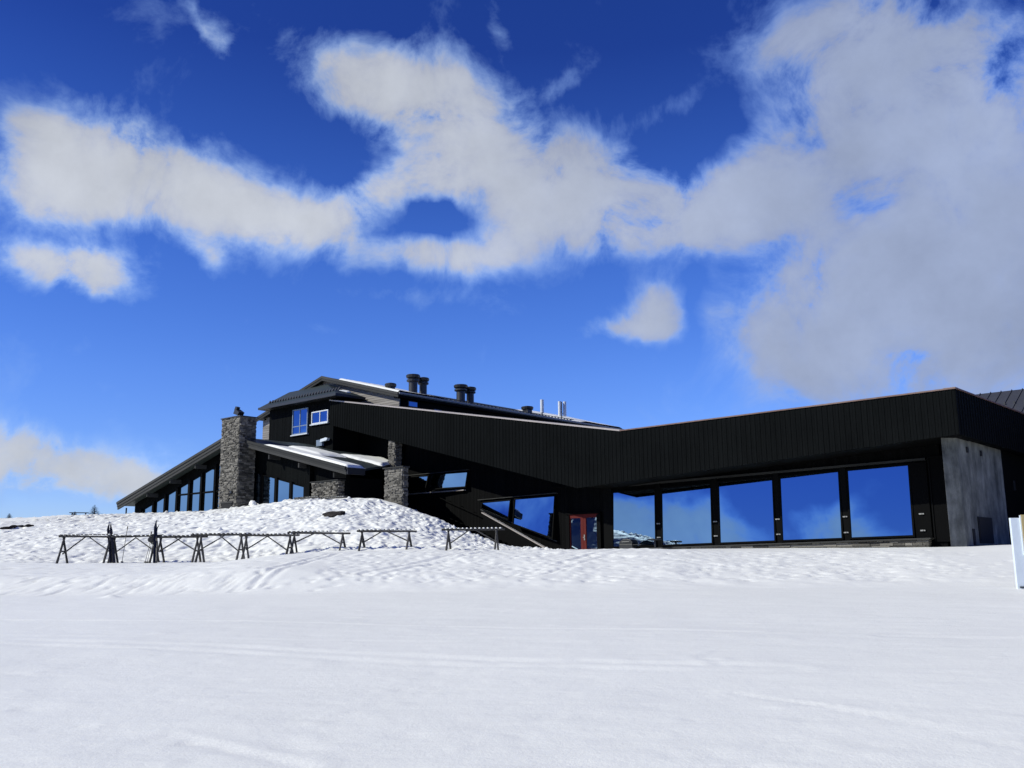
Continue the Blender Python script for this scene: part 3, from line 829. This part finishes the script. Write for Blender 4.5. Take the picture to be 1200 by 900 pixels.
sc_ = lump('snow_clump', 'white lump of snow left on the corner of the bay roof under the gable', 'snow', W(-23.9, -1.7, 14.35), (.75, .4, .28), 'snow', 3.1)
lump('snow_block', 'single snow block standing on the slope crest beside the chimney foot', 'snow', (-16.4, 59.4, smoothz(-16.4, 59.4) + .16), (.22, .2, .2), 'snow', 7.7)

# ------------------------------------------------------------------ log ski racks
def rack(name, label, x0, x1, y, zrail, f0, f1, yaw=.0, snow=True, group='log ski racks along the foot of the slope', legs=True):
    xm = (x0 + x1) / 2; root = empty(name, (xm, y, gz(xm, y)))
    tag(root, label, 'ski rack', group)
    g0 = root.location.z; zr_ = zrail - g0; hl = (x1 - x0) / 2
    mb = MB(); mb.rod((-hl, 0, zr_), (hl, .0, zr_ + random.uniform(-.05, .05)), .048, .040, 10, wob=.006)
    npg = int((x1 - x0) / .17)
    for k in range(npg):
        x = -hl + .1 + k * (2 * hl - .2) / (npg - 1)
        mb.rod((x, -.13, zr_ + .055), (x + random.uniform(-.02, .02), .13, zr_ + random.uniform(.045, .06)), .018, n=6)
    mb.build('rail', 'log', root)
    if snow:
        mb = MB()
        for k in range(npg - 1):
            if random.random() < snow:
                x = -hl + .1 + (k + .5) * (2 * hl - .2) / (npg - 1)
                mb.lathe([(.055, 0), (.05, .03), (.02, .05)], (x, random.uniform(-.01, .01), zr_ + .03), 8)
        mb.build('snow_cap', 'snow', root, smooth=True)['kind'] = 'stuff'
    if not legs: return root
    for s, fx in ((-1, f0), (1, f1)):
        xl = fx - xm
        for q in (-1, 1):
            ft = (xl + q * .085 + s * .0, q * .34)
            zg = gz(xm + ft[0], y + ft[1]) - g0 - .12
            MB().rod((ft[0], ft[1], zg), (xl - q * .015, -q * .03, zr_ - .02), .047, .040, 9, wob=.006).build('leg', 'log', root)
        xb = xl - s * random.uniform(.80, .95)
        MB().rod((xl - s * .03, -.10, zr_ * random.uniform(.28, .48)), (xb, 0, zr_ - .03), .028, .024, 8, wob=.004).build('brace', 'log', root)
        MB().rod((xl, -.22, zr_ * .45), (xl, .22, zr_ * .45), .03, n=8).build('cross_bar', 'log', root)
    return root
PX = lambda x, y: (x - 600) * y * .000901
Y1 = 38.7
rack('ski_rack', 'leftmost log ski rack, standing alone at its free left end in the snow', PX(69, Y1), PX(138, Y1), Y1, 2.79, PX(75, Y1), PX(129, Y1), snow=.3)
Y2 = 39.2
rack('ski_rack', 'log ski rack between the crossed skis and the dark bag', PX(125, Y2), PX(191, Y2), Y2, 2.75, PX(134, Y2), PX(182, Y2), snow=.3)
rack('ski_rack', 'log ski rack whose left end carries the hanging dark bag', PX(174, Y1), PX(242, Y1), Y1 + .1, 2.72, PX(187, Y1), PX(230, Y1), snow=.3)
rack('ski_rack', 'log ski rack right below the stone chimney, its rail lapping over both neighbours', PX(224, Y1), PX(295, Y1), Y1 - .1, 2.78, PX(236, Y1), PX(283, Y1), snow=.4)
rack('ski_rack', 'log ski rack standing below the right glass gable panes, left end under a neighbouring rail', PX(280, Y2), PX(350, Y2), Y2, 2.76, PX(288, Y2), PX(339, Y2), snow=.5)
rack('ski_rack', 'log ski rack below the bare rock patch, last of the joined row', PX(334, Y2), PX(408, Y2), Y2 + .3, 2.86, PX(342, Y2), PX(399, Y2), snow=.5)
Y3 = 39.4
rack('ski_rack', 'free-standing log ski rack on its own below the square stone pier', PX(417, Y3), PX(487, Y3), Y3, 2.90, PX(423, Y3), PX(478, Y3), snow=.7)
rack('ski_rack', 'rightmost log ski rack with snow between its pegs, in front of the black steps', PX(516, Y3), PX(590, Y3), Y3, 2.92, PX(524, Y3), PX(580, Y3), snow=1)
# two racks snowed in to the rail on the crest in front of the entrance
for a, b, lab in ((-14.9, -12.5, 'buried ski rack rail poking from the crest snow in front of the stone wall'), (-12.3, -9.9, 'buried ski rack rail on the crest between the stone wall and stone pier')):
    p = W(a, -12.3); q = W(b, -12.3)
    o = rack('ski_rack', lab, 0, math.hypot(q[0] - p[0], q[1] - p[1]), 0, 0, 0, 0, snow=.7, group='ski racks snowed in on the crest', legs=False)
    c = W((a + b) / 2, -12.3); o.location = (c[0], c[1], max(gz(c[0], c[1]), gz(p[0], p[1]), gz(q[0], q[1])) + .02); o.rotation_euler = (0, 0, HA)
    for ch_ in o.children: ch_.location.z = -ch_.bound_box[0][2] - .02 if ch_.name.startswith('rail') else 0
    rail = [c_ for c_ in o.children if c_.name.startswith('rail')][0]
    dz = rail.location.z
    for ch_ in o.children: ch_.location.z = dz + .05

# ------------------------------------------------------------------ skis, poles, bag
def ski_mesh(length=1.75, w=.055):
    mb = MB(); pr = []
    for k in range(15):
        f = k / 14; x = f * length
        hw = w * (1 if .05 < f < .86 else (.75 if f <= .05 else max(.18, 1 - (f - .86) / .14 * .85)))
        lift = 0 if f < .84 else ((f - .84) / .16) ** 2 * .12
        camber = .02 * math.sin(math.pi * min(f / .84, 1))
        pr.append((x, hw, lift + camber))
    vs = []
    for x, hw, z in pr: vs += [(-hw, z, x), (hw, z, x), (hw, z + .016, x), (-hw, z + .016, x)]
    fs = [(0, 1, 2, 3), tuple(range(len(vs) - 4, len(vs)))[::-1]]
    for k in range(14):
        a = k * 4
        for i in range(4): fs.append((a + i, a + (i + 1) % 4, a + 4 + (i + 1) % 4, a + 4 + i))
    return mb.add(vs, fs).box((-.04, .016, .72), (.04, .06, 1.0), .9)
def aim(o, p0, p1, twist=0.):
    d = (Vector(p1) - Vector(p0)).normalized()
    o.location = p0; o.rotation_mode = 'QUATERNION'
    from mathutils import Quaternion
    o.rotation_quaternion = d.to_track_quat('Z', 'Y') @ Quaternion((0, 0, 1), twist)
def ski(label, p0, p1, tw, group, w=.055):
    ln = (Vector(p1) - Vector(p0)).length
    o = ski_mesh(ln, w).build('ski', 'ski_dark', None); aim(o, p0, p1, tw)
    return tag(o, label, 'ski', group)
PXZ = lambda x, y, z: (PX(x, y), y, z)
y = 38.25
ski('long dark ski in the crossed pair on the left, its tip furthest left', PXZ(131.5, y, gz(PX(131, y), y) - .05), PXZ(124.8, 38.95, 3.26), .3, 'skis leaning on the racks')
ski('long dark ski in the crossed pair on the left, its tip furthest right', PXZ(136, y, gz(PX(136, y), y) - .05), PXZ(128.2, 38.95, 3.24), -.2, 'skis leaning on the racks')
ski('dark ski standing tallest, upright at the hanging bag', PXZ(182.3, y, gz(PX(182, y), y) - .05), PXZ(180.8, 38.9, 3.36), .2, 'skis leaning on the racks', .06)
ski('dark ski just right of the tallest upright ski, a little shorter', PXZ(184.6, y, gz(PX(184, y), y) - .05), PXZ(181.9, 38.9, 3.18), .9, 'skis leaning on the racks', .05)
def pole(label, p0, p1):
    ln = (Vector(p1) - Vector(p0)).length
    root = empty('ski_pole'); aim(root, p0, p1); tag(root, label, 'ski pole', 'ski poles leaning on the racks')
    MB().rod((0, 0, 0), (0, 0, ln - .12), .011, .014, 8).build('shaft', 'dark_metal', root)
    MB().rod((0, 0, ln - .12), (0, 0, ln), .022, .026, 8).build('grip', 'black_metal', root)
    MB().lathe([(.012, .09), (.055, .10), (.055, .11), (.012, .14)], (0, 0, 0), 12).build('basket', 'black_metal', root)
pole('lone slender ski pole leaning mid-way on a rack rail', PXZ(144.3, 38.5, gz(PX(144, 38.5), 38.5) - .05), PXZ(148.5, 39.25, 3.18))
pole('slanting ski pole furthest left beside the dark bag', PXZ(171, 38.3, gz(PX(171, 38.3), 38.3) - .05), PXZ(177.4, 39.0, 2.76))
pole('slanting ski pole between its neighbour and the upright skis', PXZ(173.5, 38.3, gz(PX(173, 38.3), 38.3) - .05), PXZ(178.6, 39.0, 2.74))
pole('short ski pole close to the upright skis', PXZ(176.5, 38.2, gz(PX(176, 38.2), 38.2) - .05), PXZ(180, 38.95, 2.80))
bag = empty('bag', PXZ(178.6, 38.95, 2.46)); tag(bag, 'dark bag hanging over a rack rail beside the upright skis', 'bag')
bm_ = lump('bag_body', None, None, (0, 0, .2), (.17, .13, .21), 'dark_cloth', 2.2); bm_.parent = bag
for q in (-.07, .07): MB().rod((q, -.1, .3), (q, 0, .50), .016, n=6).rod((q, 0, .50), (q, .1, .3), .016, n=6).build('strap', 'black_metal', bag)
MB().box((-.10, -.20, .08), (.10, -.12, .22)).build('pocket', 'dark_cloth', bag, bevel=.02)

# ------------------------------------------------------------------ white post panel with timber board at the right edge
gb = gz(13.8, 26.0) - .04
sign = empty('sign_stand', (13.60, 25.95, gb), -.05)
tag(sign, 'white painted panel post with a yellowish wooden board at the right edge', 'sign')
h = 2.70 - gb
MB().box((0, 0, 0), (.42, .10, h - .03)).build('post_panel', 'white_paint', sign, bevel=.008)
MB().box((.235, -.045, .93), (.262, -.002, h + .035)).build('batten', 'white_paint', sign)
MB().box((.263, -.06, .93), (1.75, -.004, h + .05)).build('board', 'yellow_wood', sign, bevel=.005)
MB().box((1.35, .001, 0), (1.75, .10, h - .03)).build('post_panel', 'white_paint', sign, bevel=.008)
MB().box((.06, -.03, .06), (.30, -.002, .10)).build('foot_bracket', 'dark_metal', sign)

# ------------------------------------------------------------------ rock, dark strip, picnic table, spruces
lump('rock', 'dark bare rock patch showing through the snow on the upper slope', 'rock', (-9.15, 47.8, gz(-9.15, 47.8) + .03), (.62, .34, .15), 'rock', 4.4).rotation_euler = (.35, -.18, .25)
def strip(name, label, pts, wd):
    mb = MB(); vs = []; fs = []
    n = 40
    for k in range(n + 1):
        f = k / n; x = pts[0][0] + (pts[1][0] - pts[0][0]) * f; y = pts[0][1] + (pts[1][1] - pts[0][1]) * f + pts[2] * math.sin(math.pi * f)
        w_ = wd * (.35 + .65 * math.sin(math.pi * (.08 + .9 * f))) * random.uniform(.7, 1.2); zz = max(gz(x, y + q) for q in (-.4, 0, .4))
        vs += [(x, y - w_, zz - .05), (x, y - w_ * .5, zz + .10), (x, y + w_ * .5, zz + .13), (x, y + w_, zz - .05)]
    for k in range(n):
        a = k * 4
        for i in range(3): fs.append((a + i, a + i + 1, a + 5 + i, a + 4 + i))
    o = mb.add(vs, fs).build(name, 'rock', None)
    return tag(o, label, 'bare ground', kind='structure')
strip('dark_strip', 'narrow dark strip on the slope at far left', ((-31.5, 50.6), (-28.85, 57.0), .1), .16)  # thin dark raised ribbon following the slope, in the rock material

pt = empty('picnic_table', (-36.0, 78.4, gz(-36.0, 78.4) - .30), .35)
pt.scale = (.85, .85, .85)
tag(pt, 'dark picnic table half sunk in the snow on the hill crest beside a spruce', 'picnic table')
mb = MB()
for k in range(4): mb.box((-.85, -.36 + k * .18, .68), (.85, -.20 + k * .18, .73))
mb.build('table_top', 'log', pt)
for s in (-1, 1):
    MB().box((-.85, s * .72 - .13, .40), (.85, s * .72 + .13, .45)).build('bench', 'log', pt)
    for q in (-1, 1): MB().rod((s * .6, q * .62, -.1), (s * .6, q * .2, .68), .045, n=6).build('leg', 'log', pt)
def spruce(name, label, x, y, h, seed):
    rnd = random.Random(seed)
    root = empty(name, (x, y, gz(x, y) - .08)); tag(root, label, 'spruce', 'small spruces on the far crest')
    MB().rod((0, 0, 0), (.02, 0, h * .97), h * .035, .006, 7).build('trunk', 'bark', root)
    mb = MB(); nl = 13
    for k in range(nl):
        f = k / nl; z = h * (.10 + .88 * f); rad = h * .62 * (1 - f) ** .75 + .05
        nb = 12 if f < .8 else 6
        for b in range(nb):
            a = 2 * math.pi * (b + rnd.random()) / nb; l = rad * rnd.uniform(.55, 1.12)
            d = Vector((math.cos(a), math.sin(a), 0)); t = Vector((-d.y, d.x, 0)); p0 = Vector((0, 0, z))
            for q in range(5):
                g = q / 5; p = p0 + d * l * g + Vector((0, 0, -.30 * l * g + .12 * l * g * g)); s_ = (l * .30 + .04) * (1.1 - g * .6)
                for sd in (-1, 1):
                    e = p + d * s_ * .7 + t * sd * s_ * rnd.uniform(.6, 1.1) + Vector((0, 0, rnd.uniform(-.2, .12) * s_))
                    mb.add([p, p + d * s_ * .5, e], [(0, 1, 2)], rnd.random())
            mb.add([p0, p0 + d * l + Vector((0, 0, -.18 * l)), p0 + d * l * .6 + t * .04 + Vector((0, 0, -.1 * l))], [(0, 1, 2)])
    mb.build('crown', 'needles', root)
spruce('spruce_tree', 'small dark spruce on the crest right of the picnic table', -35.1, 79.2, 1.15, 3)
spruce('spruce_tree', 'low spruce tip barely above the crest left of the picnic table', -37.1, 80.0, .55, 5)
spruce('spruce_tree', 'low dark spruce at the far left edge of the snow crest', -47.2, 88.6, .75, 8)
spruce('spruce_tree', 'spruce tip poking from the crest between the table and the lodge eave', -34.8, 80.0, .42, 9)

# ------------------------------------------------------------------ terrace furniture in front of the first window
gr_ = empty('barbecue', W(2.0, -1.3, 2.05), HA); tag(gr_, 'black covered barbecue standing before the first big window', 'barbecue')
MB().box((-.55, -.28, 0), (.35, .28, .42)).build('cabinet', 'black_metal', gr_, bevel=.02)
mb = MB(); prof = [(-.57, .425), (.37, .425), (.37, .52), (.25, .66), (.0, .72), (-.28, .70), (-.5, .58)]
mb.prism(prof, -.3, .3); mb.build('lid', 'black_metal', gr_, bevel=.02)
MB().box((.38, -.26, .36), (.95, .26, .40)).build('side_shelf', 'black_metal', gr_)
MB().rod((-.3, -.36, .55), (.2, -.36, .55), .018).box((-.3, -.36, .54), (-.28, -.29, .56)).build('handle', 'galvanised', gr_)
bt = empty('bar_table', W(3.75, -1.4, 2.0), HA); tag(bt, 'small dark table with a single leg before the first big window', 'table')
MB().lathe([(.34, .66), (.36, .68), (.36, .72), (.33, .73)], (0, 0, 0), 20).build('table_top', 'black_metal', bt)
MB().rod((.05, 0, -.1), (.0, 0, .66), .045).build('leg', 'black_metal', bt)
MB().lathe([(.22, -.02), (.22, .02), (.05, .05)], (0, 0, 0), 16).build('base', 'black_metal', bt)

# ------------------------------------------------------------------ sky, sun, camera
SUN_EL = 34.8
SUN_AZ = (-.952, -.305)                       # direction towards the sun on the ground plane
w = bpy.data.worlds.new('World'); SC.world = w; w.use_nodes = True
nt = w.node_tree
for n_ in list(nt.nodes): nt.nodes.remove(n_)
out = N(nt, 'ShaderNodeOutputWorld')
sky = N(nt, 'ShaderNodeTexSky', sky_type='NISHITA', sun_disc=False)
sky.sun_elevation = R(SUN_EL); sky.sun_rotation = math.atan2(SUN_AZ[0], SUN_AZ[1])
sky.altitude = 900; sky.air_density = 1.0; sky.dust_density = .25; sky.ozone_density = 2.2
BLOBS = [(-22.16, 21.3, 6.16, 2.15, -6, 1.4375), (-22.78, 23.31, 2.27, 1.46, -20, 0.6325), (-27.64, 22.45, 2.01, 1.59, 0, 0.805), (-28.26, 20.4, 2.57, 1.88, 0, 0.9775), (-17.71, 20.6, 3.99, 1.73, -18, 1.035), (-13.34, 20.07, 3.89, 1.18, -5, 1.0925), (-26.97, 16.32, 3.46, 1.15, 0, 1.2075), (-25.21, 15.26, 3.1, 0.75, -8, 0.4), (-18.81, 17.82, 1.27, 0.68, -20, 0.5), (-18.33, 29.18, 0.61, 1.51, 32, 0.36), (-19.51, 30.04, 1.73, 0.35, -40, 0.28), (-0.33, 31.09, 0.57, 1.37, 32, 0.3), (-9.02, 27.99, 3.96, 1.87, -8, 0.92), (-5.14, 27.92, 3.63, 2.13, -20, 0.6325), (-2.06, 27.26, 2.91, 2.1, -25, 0.6325), (-6.78, 25.71, 4.41, 2.22, -30, 0.9775), (-0.41, 23.86, 4.16, 2.71, -30, 0.9775), (-9.15, 21.45, 3.75, 1.19, 15, 0.8625), (-4.28, 22.6, 3.29, 1.29, 10, 0.5), (-5.34, 18.4, 4.31, 1.02, 0, 0.9775), (-0.45, 19.6, 3.28, 2.03, 0, 0.69), (3.42, 22.05, 4.94, 2.99, -8, 1.035), (8.82, 20.81, 5.36, 2.24, -5, 0.9775), (13.55, 20.2, 4.66, 1.97, 0, 0.9), (16.27, 22.37, 3.56, 2.63, -20, 0.72), (12.45, 19.05, 5.2, 1.29, 0, 0.45), (21.78, 28.09, 5.13, 3.29, -10, 0.96), (25.54, 26.94, 5.52, 3.89, 0, 0.96), (27.37, 22.56, 6.58, 3.98, 0, 1.14), (21.86, 23.52, 3.35, 2.06, -25, 0.6), (17.69, 20.76, 2.49, 1.92, 0, 0.54), (26.48, 18.13, 6.13, 2.75, 0, 0.84), (24.24, 13.24, 8.47, 4.03, 5, 1.38), (19.61, 13.46, 4.28, 2.93, 0, 0.9), (27.46, 14.73, 5.1, 3.68, 0, 0.72), (18.26, 11.35, 2.88, 2.22, 0, 0.48), (-24.63, 19.66, 4.32, 1.02, 0, 0.5), (-25.63, 16.11, 2.03, 0.93, 0, 0.6325), (22.71, 16.77, 4.62, 1.9, 0, 0.54), (27.81, 9.56, 4.56, 2.3, 0, 0.72), (7.23, 13.81, 2.42, 0.88, 4, 1.3225), (9.01, 14.87, 1.31, 1.23, 0, 1.15), (-26.21, 4.97, 4.41, 1.67, -3, 1.495), (-27.54, 6.03, 2.27, 1.19, 0, 0.69), (-21.79, 3.99, 3.14, 1.24, -12, 0.8625), (10.15, 26.33, 3.25, 0.95, 20, 0.26), (3.02, 28.39, 2.25, 0.66, 20, 0.22), (11.3, 14.84, 0.62, 3.05, -8, -0.3), (-6.39, 15.98, 3.2, 0.51, 0, 0.22), (-4, 20.45, 2.83, 1.01, -2, -0.75), (-1.26, 21.62, 1.43, 1.1, 0, -0.35), (-5.56, 24.98, 0.83, 0.44, 0, -0.45), (-7.57, 23.49, 2.72, 0.59, 20, -0.3), (-9.12, 19.95, 1.39, 0.5, 0, -0.2), (11.88, 23.29, 1.59, 1.45, 0, -0.45), (22.02, 19.73, 2.83, 0.61, 0, -0.35), (19.66, 23.61, 1.28, 0.74, 0, -0.3), (-10.85, 24.78, 1.61, 1.92, 0, -0.3), (14.39, 25.45, 1.57, 1.88, 0, -0.35), (28.1, 29.19, 2.67, 0.66, 0, -0.35), (-112, 24, 16, 8, 0, 1.1), (-94, 32, 10, 6, 0, 0.8), (-76, 4.5, 12, 3.5, 0, 0.9)]
tc = N(nt, 'ShaderNodeTexCoord'); D = tc.outputs['Generated']
nrm = N(nt, 'ShaderNodeVectorMath', operation='NORMALIZE'); L(nt, D, nrm.inputs[0]); D = nrm.outputs[0]
warp = N(nt, 'ShaderNodeTexNoise', inp={'Scale': 9, 'Detail': 4, 'Roughness': .6}); L(nt, D, warp.inputs['Vector'])
wv = N(nt, 'ShaderNodeVectorMath', operation='MULTIPLY_ADD', inp={1: (.055, .055, .055), 2: (-.0275, -.0275, -.0275)}); L(nt, warp.outputs['Color'], wv.inputs[0])
wd = N(nt, 'ShaderNodeVectorMath', operation='ADD'); L(nt, D, wd.inputs[0]); L(nt, wv.outputs[0], wd.inputs[1])
sp = N(nt, 'ShaderNodeSeparateXYZ'); L(nt, wd.outputs[0], sp.inputs[0])
azm = mathn(nt, 'MULTIPLY', mathn(nt, 'ARCTAN2', sp.outputs['X'], sp.outputs['Y']), 57.2958)
elv = mathn(nt, 'MULTIPLY', mathn(nt, 'ARCSINE', mathn(nt, 'MINIMUM', mathn(nt, 'MAXIMUM', sp.outputs['Z'], -1.), 1.)), 57.2958)
ang = N(nt, 'ShaderNodeCombineXYZ'); L(nt, azm, ang.inputs[0]); L(nt, elv, ang.inputs[1])
acc = None
for a, e, ra, re, rot, wt in BLOBS:
    mp = N(nt, 'ShaderNodeMapping', vector_type='TEXTURE', inp={'Location': (a, e, 0), 'Rotation': (0, 0, R(rot)), 'Scale': (ra, re, 1)})
    L(nt, ang.outputs[0], mp.inputs['Vector'])
    dt = N(nt, 'ShaderNodeVectorMath', operation='DOT_PRODUCT'); L(nt, mp.outputs[0], dt.inputs[0]); L(nt, mp.outputs[0], dt.inputs[1])
    g = mathn(nt, 'POWER', .3679, dt.outputs['Value'])
    acc = mathn(nt, 'MULTIPLY_ADD', g, wt, acc if acc is not None else 0.)
# low cloud bank round the rest of the horizon (seen only as reflections)
spd = N(nt, 'ShaderNodeSeparateXYZ'); L(nt, D, spd.inputs[0])
bn = N(nt, 'ShaderNodeTexNoise', inp={'Scale': 5.5, 'Detail': 3, 'Roughness': .5}); L(nt, D, bn.inputs['Vector'])
hgt = mathn(nt, 'MULTIPLY_ADD', bn.outputs['Fac'], 12., -.2)
bank = mathn(nt, 'SUBTRACT', 1.0, mathn(nt, 'MULTIPLY', mathn(nt, 'SUBTRACT', elv, hgt), .5))
bank = mathn(nt, 'MINIMUM', mathn(nt, 'MAXIMUM', bank, 0.), .95)
beh = N(nt, 'ShaderNodeMapRange', interpolation_type='SMOOTHSTEP', inp={1: .62, 2: .45, 3: 0., 4: 1.}); L(nt, spd.outputs['Y'], beh.inputs[0])
acc = mathn(nt, 'MULTIPLY_ADD', bank, beh.outputs[0], acc)
fb = N(nt, 'ShaderNodeTexNoise', inp={'Scale': 11, 'Detail': 10, 'Roughness': .63, 'Distortion': .35}); L(nt, D, fb.inputs['Vector'])
fb2 = N(nt, 'ShaderNodeTexNoise', inp={'Scale': 5.0, 'Detail': 3, 'Roughness': .5}); L(nt, D, fb2.inputs['Vector'])
n1 = N(nt, 'ShaderNodeMapRange', inp={1: .28, 2: .72, 3: 0., 4: 1.}); L(nt, fb.outputs['Fac'], n1.inputs[0])
mul = mathn(nt, 'MULTIPLY_ADD', n1.outputs[0], 1.6, mathn(nt, 'MULTIPLY_ADD', fb2.outputs['Fac'], .7, -.10))
fld = mathn(nt, 'ADD', mathn(nt, 'MULTIPLY', acc, mul), mathn(nt, 'MULTIPLY_ADD', n1.outputs[0], .50, -.34))
fpos = mathn(nt, 'MAXIMUM', fld, 0.)
den_ = mathn(nt, 'SUBTRACT', 1., mathn(nt, 'POWER', 2.718, mathn(nt, 'MULTIPLY', mathn(nt, 'POWER', fpos, 1.3), -2.0)))
thick = N(nt, 'ShaderNodeMapRange', interpolation_type='SMOOTHSTEP', inp={1: .15, 2: 1.0, 3: 0., 4: 1.}); L(nt, fld, thick.inputs[0])
cn = N(nt, 'ShaderNodeTexNoise', inp={'Scale': 8, 'Detail': 7, 'Roughness': .6}); L(nt, D, cn.inputs['Vector'])
cc = ramp(nt, thick.outputs[0], [(0, (.34, .55, 1.0)), (.42, (.47, .63, .93)), (1, (.575, .61, .675))])
vary = N(nt, 'ShaderNodeMapRange', inp={1: .3, 2: .7, 3: .84, 4: 1.12}); L(nt, cn.outputs['Fac'], vary.inputs[0])
rt = N(nt, 'ShaderNodeMapRange', interpolation_type='SMOOTHSTEP', inp={1: -14., 2: 24., 3: 0., 4: 1.}); L(nt, azm, rt.inputs[0])
ctint = N(nt, 'ShaderNodeMix', data_type='RGBA', inp={6: (1, 1, 1, 1), 7: (.60, .68, .88, 1)}); L(nt, rt.outputs[0], ctint.inputs[0])
cm = N(nt, 'ShaderNodeVectorMath', operation='MULTIPLY'); L(nt, cc, cm.inputs[0]); L(nt, ctint.outputs[2], cm.inputs[1])
cs = N(nt, 'ShaderNodeVectorMath', operation='SCALE'); L(nt, cm.outputs[0], cs.inputs[0]); L(nt, vary.outputs[0], cs.inputs['Scale'])
# deep, polarised-looking blue: the sky's own colour, a little more saturated
hs = N(nt, 'ShaderNodeHueSaturation', inp={'Saturation': 1.25, 'Value': 1.0}); L(nt, sky.outputs[0], hs.inputs['Color'])
elr = N(nt, 'ShaderNodeMapRange', inp={1: 0., 2: 60., 3: 0., 4: 1.}); L(nt, mathn(nt, 'MULTIPLY', mathn(nt, 'ARCSINE', spd.outputs['Z']), 57.2958), elr.inputs[0])
em = ramp(nt, elr.outputs[0], [(0, (.80, .96, 1.58)), (.18, (.86, .97, 1.66)), (.30, (.76, .86, 1.58)), (.50, (.36, .43, 1.05)), (1, (.40, .48, 1.0))])
st = N(nt, 'ShaderNodeVectorMath', operation='MULTIPLY'); L(nt, hs.outputs[0], st.inputs[0]); L(nt, em, st.inputs[1])
rear_t = N(nt, 'ShaderNodeMix', data_type='RGBA', inp={6: (1, 1, 1, 1), 7: (.30, .42, .68, 1)}); L(nt, beh.outputs[0], rear_t.inputs[0])
st2 = N(nt, 'ShaderNodeVectorMath', operation='MULTIPLY'); L(nt, st.outputs[0], st2.inputs[0]); L(nt, rear_t.outputs[2], st2.inputs[1]); st = st2
cbm = N(nt, 'ShaderNodeMix', data_type='RGBA', inp={6: (1, 1, 1, 1), 7: (.70, 1.0, 1.38, 1)}); L(nt, beh.outputs[0], cbm.inputs[0])
cbv = N(nt, 'ShaderNodeVectorMath', operation='MULTIPLY'); L(nt, cs.outputs[0], cbv.inputs[0]); L(nt, cbm.outputs[2], cbv.inputs[1]); cs = cbv
cb = mathn(nt, 'MULTIPLY_ADD', beh.outputs[0], .45, 1.0)
cs2 = N(nt, 'ShaderNodeVectorMath', operation='SCALE'); L(nt, cs.outputs[0], cs2.inputs[0]); L(nt, cb, cs2.inputs['Scale']); cs = cs2
b1 = N(nt, 'ShaderNodeBackground', inp={'Strength': .1}); L(nt, st.outputs[0], b1.inputs['Color'])
b2 = N(nt, 'ShaderNodeBackground', inp={'Strength': 1.}); L(nt, cs.outputs[0], b2.inputs['Color'])
mx = N(nt, 'ShaderNodeMixShader'); L(nt, mathn(nt, 'MULTIPLY', den_, .97), mx.inputs[0]); L(nt, b1.outputs[0], mx.inputs[1]); L(nt, b2.outputs[0], mx.inputs[2])
L(nt, mx.outputs[0], out.inputs['Surface'])

sl = bpy.data.lights.new('sun', 'SUN'); sl.energy = 4.5; sl.angle = R(.55); sl.color = (1, .985, .87)
so = bpy.data.objects.new('sun', sl); COL.objects.link(so)
c_ = math.cos(R(SUN_EL)); sd = Vector((SUN_AZ[0] * c_, SUN_AZ[1] * c_, math.sin(R(SUN_EL))))
so.rotation_euler = sd.to_track_quat('Z', 'Y').to_euler()

cam = bpy.data.cameras.new('camera'); co_ = bpy.data.objects.new('camera', cam); COL.objects.link(co_)
cam.sensor_width = 36; cam.lens = 36 * 1100 / 1200; cam.clip_start = .1; cam.clip_end = 8000
p_ = math.atan(205 / 1100)
co_.location = (0, 0, 1.7)
co_.rotation_euler = (Matrix.Rotation(math.pi / 2 + p_, 3, 'X') @ Matrix.Rotation(-.010, 3, 'Z')).to_euler()
SC.camera = co_
SC.view_settings.view_transform = 'Standard'; SC.view_settings.look = 'None'
SC.view_settings.exposure = 0; SC.view_settings.gamma = 1; SC.view_settings.use_curve_mapping = False
SC.cycles.max_bounces = 6; SC.cycles.use_denoising = True
SC.cycles.sample_clamp_indirect = 5
